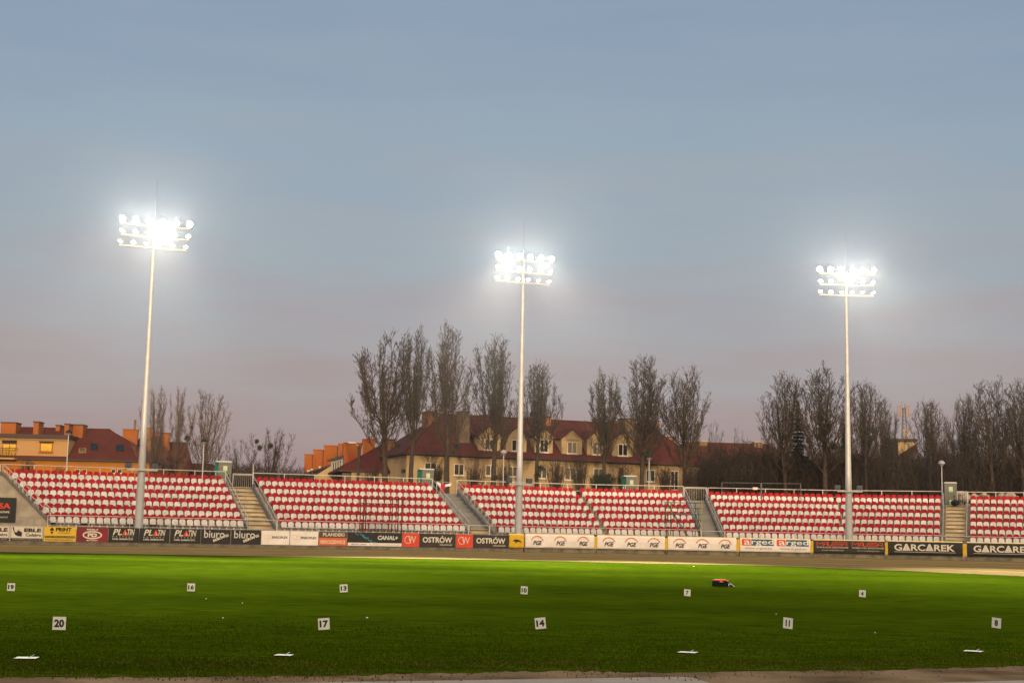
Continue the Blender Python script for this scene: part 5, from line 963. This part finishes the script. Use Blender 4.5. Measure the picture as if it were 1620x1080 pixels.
# spruce
def spruce(px, pyt, wpx, Y, label):
    r = random.Random(px); a = at(px, pyt, Y); H = a.z - PZ; Rr = wpx * Y / F / 2; t = thing('spruce_tree', label, 'tree', (a.x, Y, PZ), 0, 'dark spruces among the poplars'); segs = []; 
    for k in range(46):
        z = H * (.2 + .79 * (k + r.random()) / 46); rad = Rr * (1 - (z / H - .25) / .76) * r.uniform(.55, 1.25)
        for j in range(9):
            th = r.random() * 6.28; d = Vector((math.cos(th), math.sin(th), -.18)); p = Vector((0, 0, z)); e = p + d * rad + UP * rad * .1; segs.append((tuple(p), tuple(e), .04, .015))
            for q in range(int(6 + rad * 9)):
                u = r.uniform(.2, 1); b = p.lerp(e, u); s_ = Vector((r.uniform(-1, 1), r.uniform(-1, 1), -.8)).normalized() * r.uniform(.15, .38); segs.append((tuple(b), tuple(b + s_), .035, .012))
    g = MB(); g.tube((0, 0, 0), (0, 0, H * .98), .16, .03, 7); g.build('trunk', M['bark'], t); place(tubes_mesh('crown', segs, [M['spruce']], 3), 'crown', t, (0, 0, 0))
spruce(1262, 632, 50, 149, 'dark ragged spruce between the first two poplars of the right-hand row'); spruce(1336, 668, 40, 151, 'dark spruce half hidden behind the right-hand mast')
# undergrowth
def thicket(name, px0, px1, pyt, Y0, Y1, n, seed, m, hvar=.35):
    r = random.Random(seed); segs = []
    for _ in range(n):
        px = r.uniform(px0, px1); Y = r.uniform(Y0, Y1); a = at(px, pyt + 6 * math.sin(px * .045) + 4 * math.sin(px * .13 + 1), Y); H = max(1.0, (a.z - PZ) * r.uniform(1 - hvar, 1.06)); p = Vector((a.x, Y, PZ)); d = Vector((r.gauss(0, .14), r.gauss(0, .14), 1)).normalized(); e = p + d * H * .55; f_ = e + (d + Vector((r.gauss(0, .2), 0, 0))).normalized() * H * .45
        segs += [(tuple(p), tuple(e), .035, .022), (tuple(e), tuple(f_), .022, .008)]
        for k in range(11):
            t = r.uniform(.25, 1); q = p.lerp(f_, t); s_ = Vector((r.gauss(0, .7), r.gauss(0, .7), .7)).normalized() * r.uniform(.3, 1.0); segs.append((tuple(q), tuple(q + s_), .022, .012))
    o = bpy.data.objects.new(name, tubes_mesh(name, segs, [M[m]], 3)); C.objects.link(o); o['kind'] = 'stuff'; return o
M['under2'] = mat('undergrowth_far', (.042, .028, .016), .95, noise=.5, nscale=.3)
thicket('undergrowth', 1104, 1660, 722, 143, 158, 5200, 5, 'under', .5); thicket('undergrowth', 1110, 1660, 706, 160, 175, 2600, 6, 'under2', .3); thicket('undergrowth', 285, 480, 738, 158, 178, 1000, 7, 'under2', .5)
# bare shrubs before the long house and on the yellow house's side
def shrub(px, pyt, wpx, Y, label, seed, m='twig', n=60, name='bare_shrub', dense=8):
    r = random.Random(seed); a = at(px, pyt, Y); H = a.z - PZ; W = wpx * Y / F / 2; segs = []
    for _ in range(n):
        th = r.random() * 6.28; q = Vector((math.cos(th) * W * r.random(), math.sin(th) * W * .5 * r.random(), H * r.uniform(.6, 1))); p = Vector((q.x * .25, q.y * .25, 0)); mdl = p.lerp(q, .5) + Vector((r.uniform(-.15, .15), 0, .1)); segs += [(tuple(p), tuple(mdl), .03, .02), (tuple(mdl), tuple(q), .02, .008)]
        for k in range(dense): t = r.uniform(.1, 1); b = mdl.lerp(q, t); s_ = Vector((r.gauss(0, .7), r.gauss(0, .5), .6)).normalized() * r.uniform(.2, .6); segs.append((tuple(b), tuple(b + s_), .013, .008))
    o = bpy.data.objects.new(name, tubes_mesh(name, segs, [M[m]], 3)); C.objects.link(o); o.location = (a.x, Y, PZ); tag(o, label, 'shrub', 'bare shrubs before the houses')
for px, pt, w_, l, n in ((588, 742, 50, 'low spreading bare shrub before the small cream wall left of the poplars', 30), (690, 728, 34, 'bare shrub right of the toilet by the flag', 34), (752, 730, 36, 'bare shrub between the dark pole and the poplar left of the middle mast', 34), (800, 728, 30, 'bare shrub behind the street lamp left of the middle mast', 30), (880, 722, 44, 'tall bare shrub between the poplar and the ground floor window right of the middle mast', 46), (918, 722, 34, 'tall bare shrub right of the ground floor window at the middle of the cream wall', 44), (985, 735, 40, 'bare shrub behind the toilet under the long cream house', 36), (1052, 733, 50, 'bare shrub right of the street lamp at the cream wall', 46), (1092, 735, 26, 'bare shrub at the right corner of the long cream house', 40), (43, 724, 30, 'small bare shrub below the sunset-tinted window of the yellow house', 30), (95, 737, 30, 'low bare shrub left of the first street lamp', 16)):
    shrub(px, pt, w_, 139 if px > 200 else 143, l, px, n=int(n * 1.8))
shrub(952, 752, 42, 138, 'dark dense clipped bush before the cream wall', 77, 'spruce', 160, 'dark_bush', 26)
# ------------------------------------------------------------------ unseen roofed stand, added to keep low sun off field and seats
t = thing('added_shade_stand', 'unseen roofed stand added behind the camera to shade field and seats', 'grandstand', (0, -24, 0))
g = MB()
for k in range(26): g.box(-190, 190, -k * .85 - .85, -k * .85, 0, .8 + .5 * k)
g.build('terrace', M['concrete'], t); g = MB(); g.box(-190, 190, -22.9, -22.3, 0, 21.5); g.build('rear_wall', M['plaster'], t)
g = MB(); g.poly([(-190, -23, 21.5), (190, -23, 21.5), (190, -2, 22.6), (-190, -2, 22.6), (-190, -23, 21.2), (190, -23, 21.2), (190, -2, 22.2), (-190, -2, 22.2)], [(0, 1, 2, 3), (7, 6, 5, 4), (3, 2, 6, 7), (0, 4, 5, 1), (1, 5, 6, 2), (3, 7, 4, 0)]); g.build('roof', M['roofd'], t)
# ------------------------------------------------------------------ thin haze, added so the lamps show a lens-like bloom
HAZE = True
if HAZE:
    g = MB(); g.box(-420, 420, -60, 420, -2, 36); o = g.build('haze', []); m = bpy.data.materials.new('bloom_haze'); m.use_nodes = True; t_ = m.node_tree; t_.nodes.clear(); oo = t_.nodes.new('ShaderNodeOutputMaterial'); pv = t_.nodes.new('ShaderNodeVolumePrincipled'); pv.inputs['Color'].default_value = (.92, .92, .92, 1); pv.inputs['Density'].default_value = .000065; pv.inputs['Anisotropy'].default_value = .94; t_.links.new(pv.outputs[0], oo.inputs['Volume']); o.data.materials.append(m); o['kind'] = 'stuff'
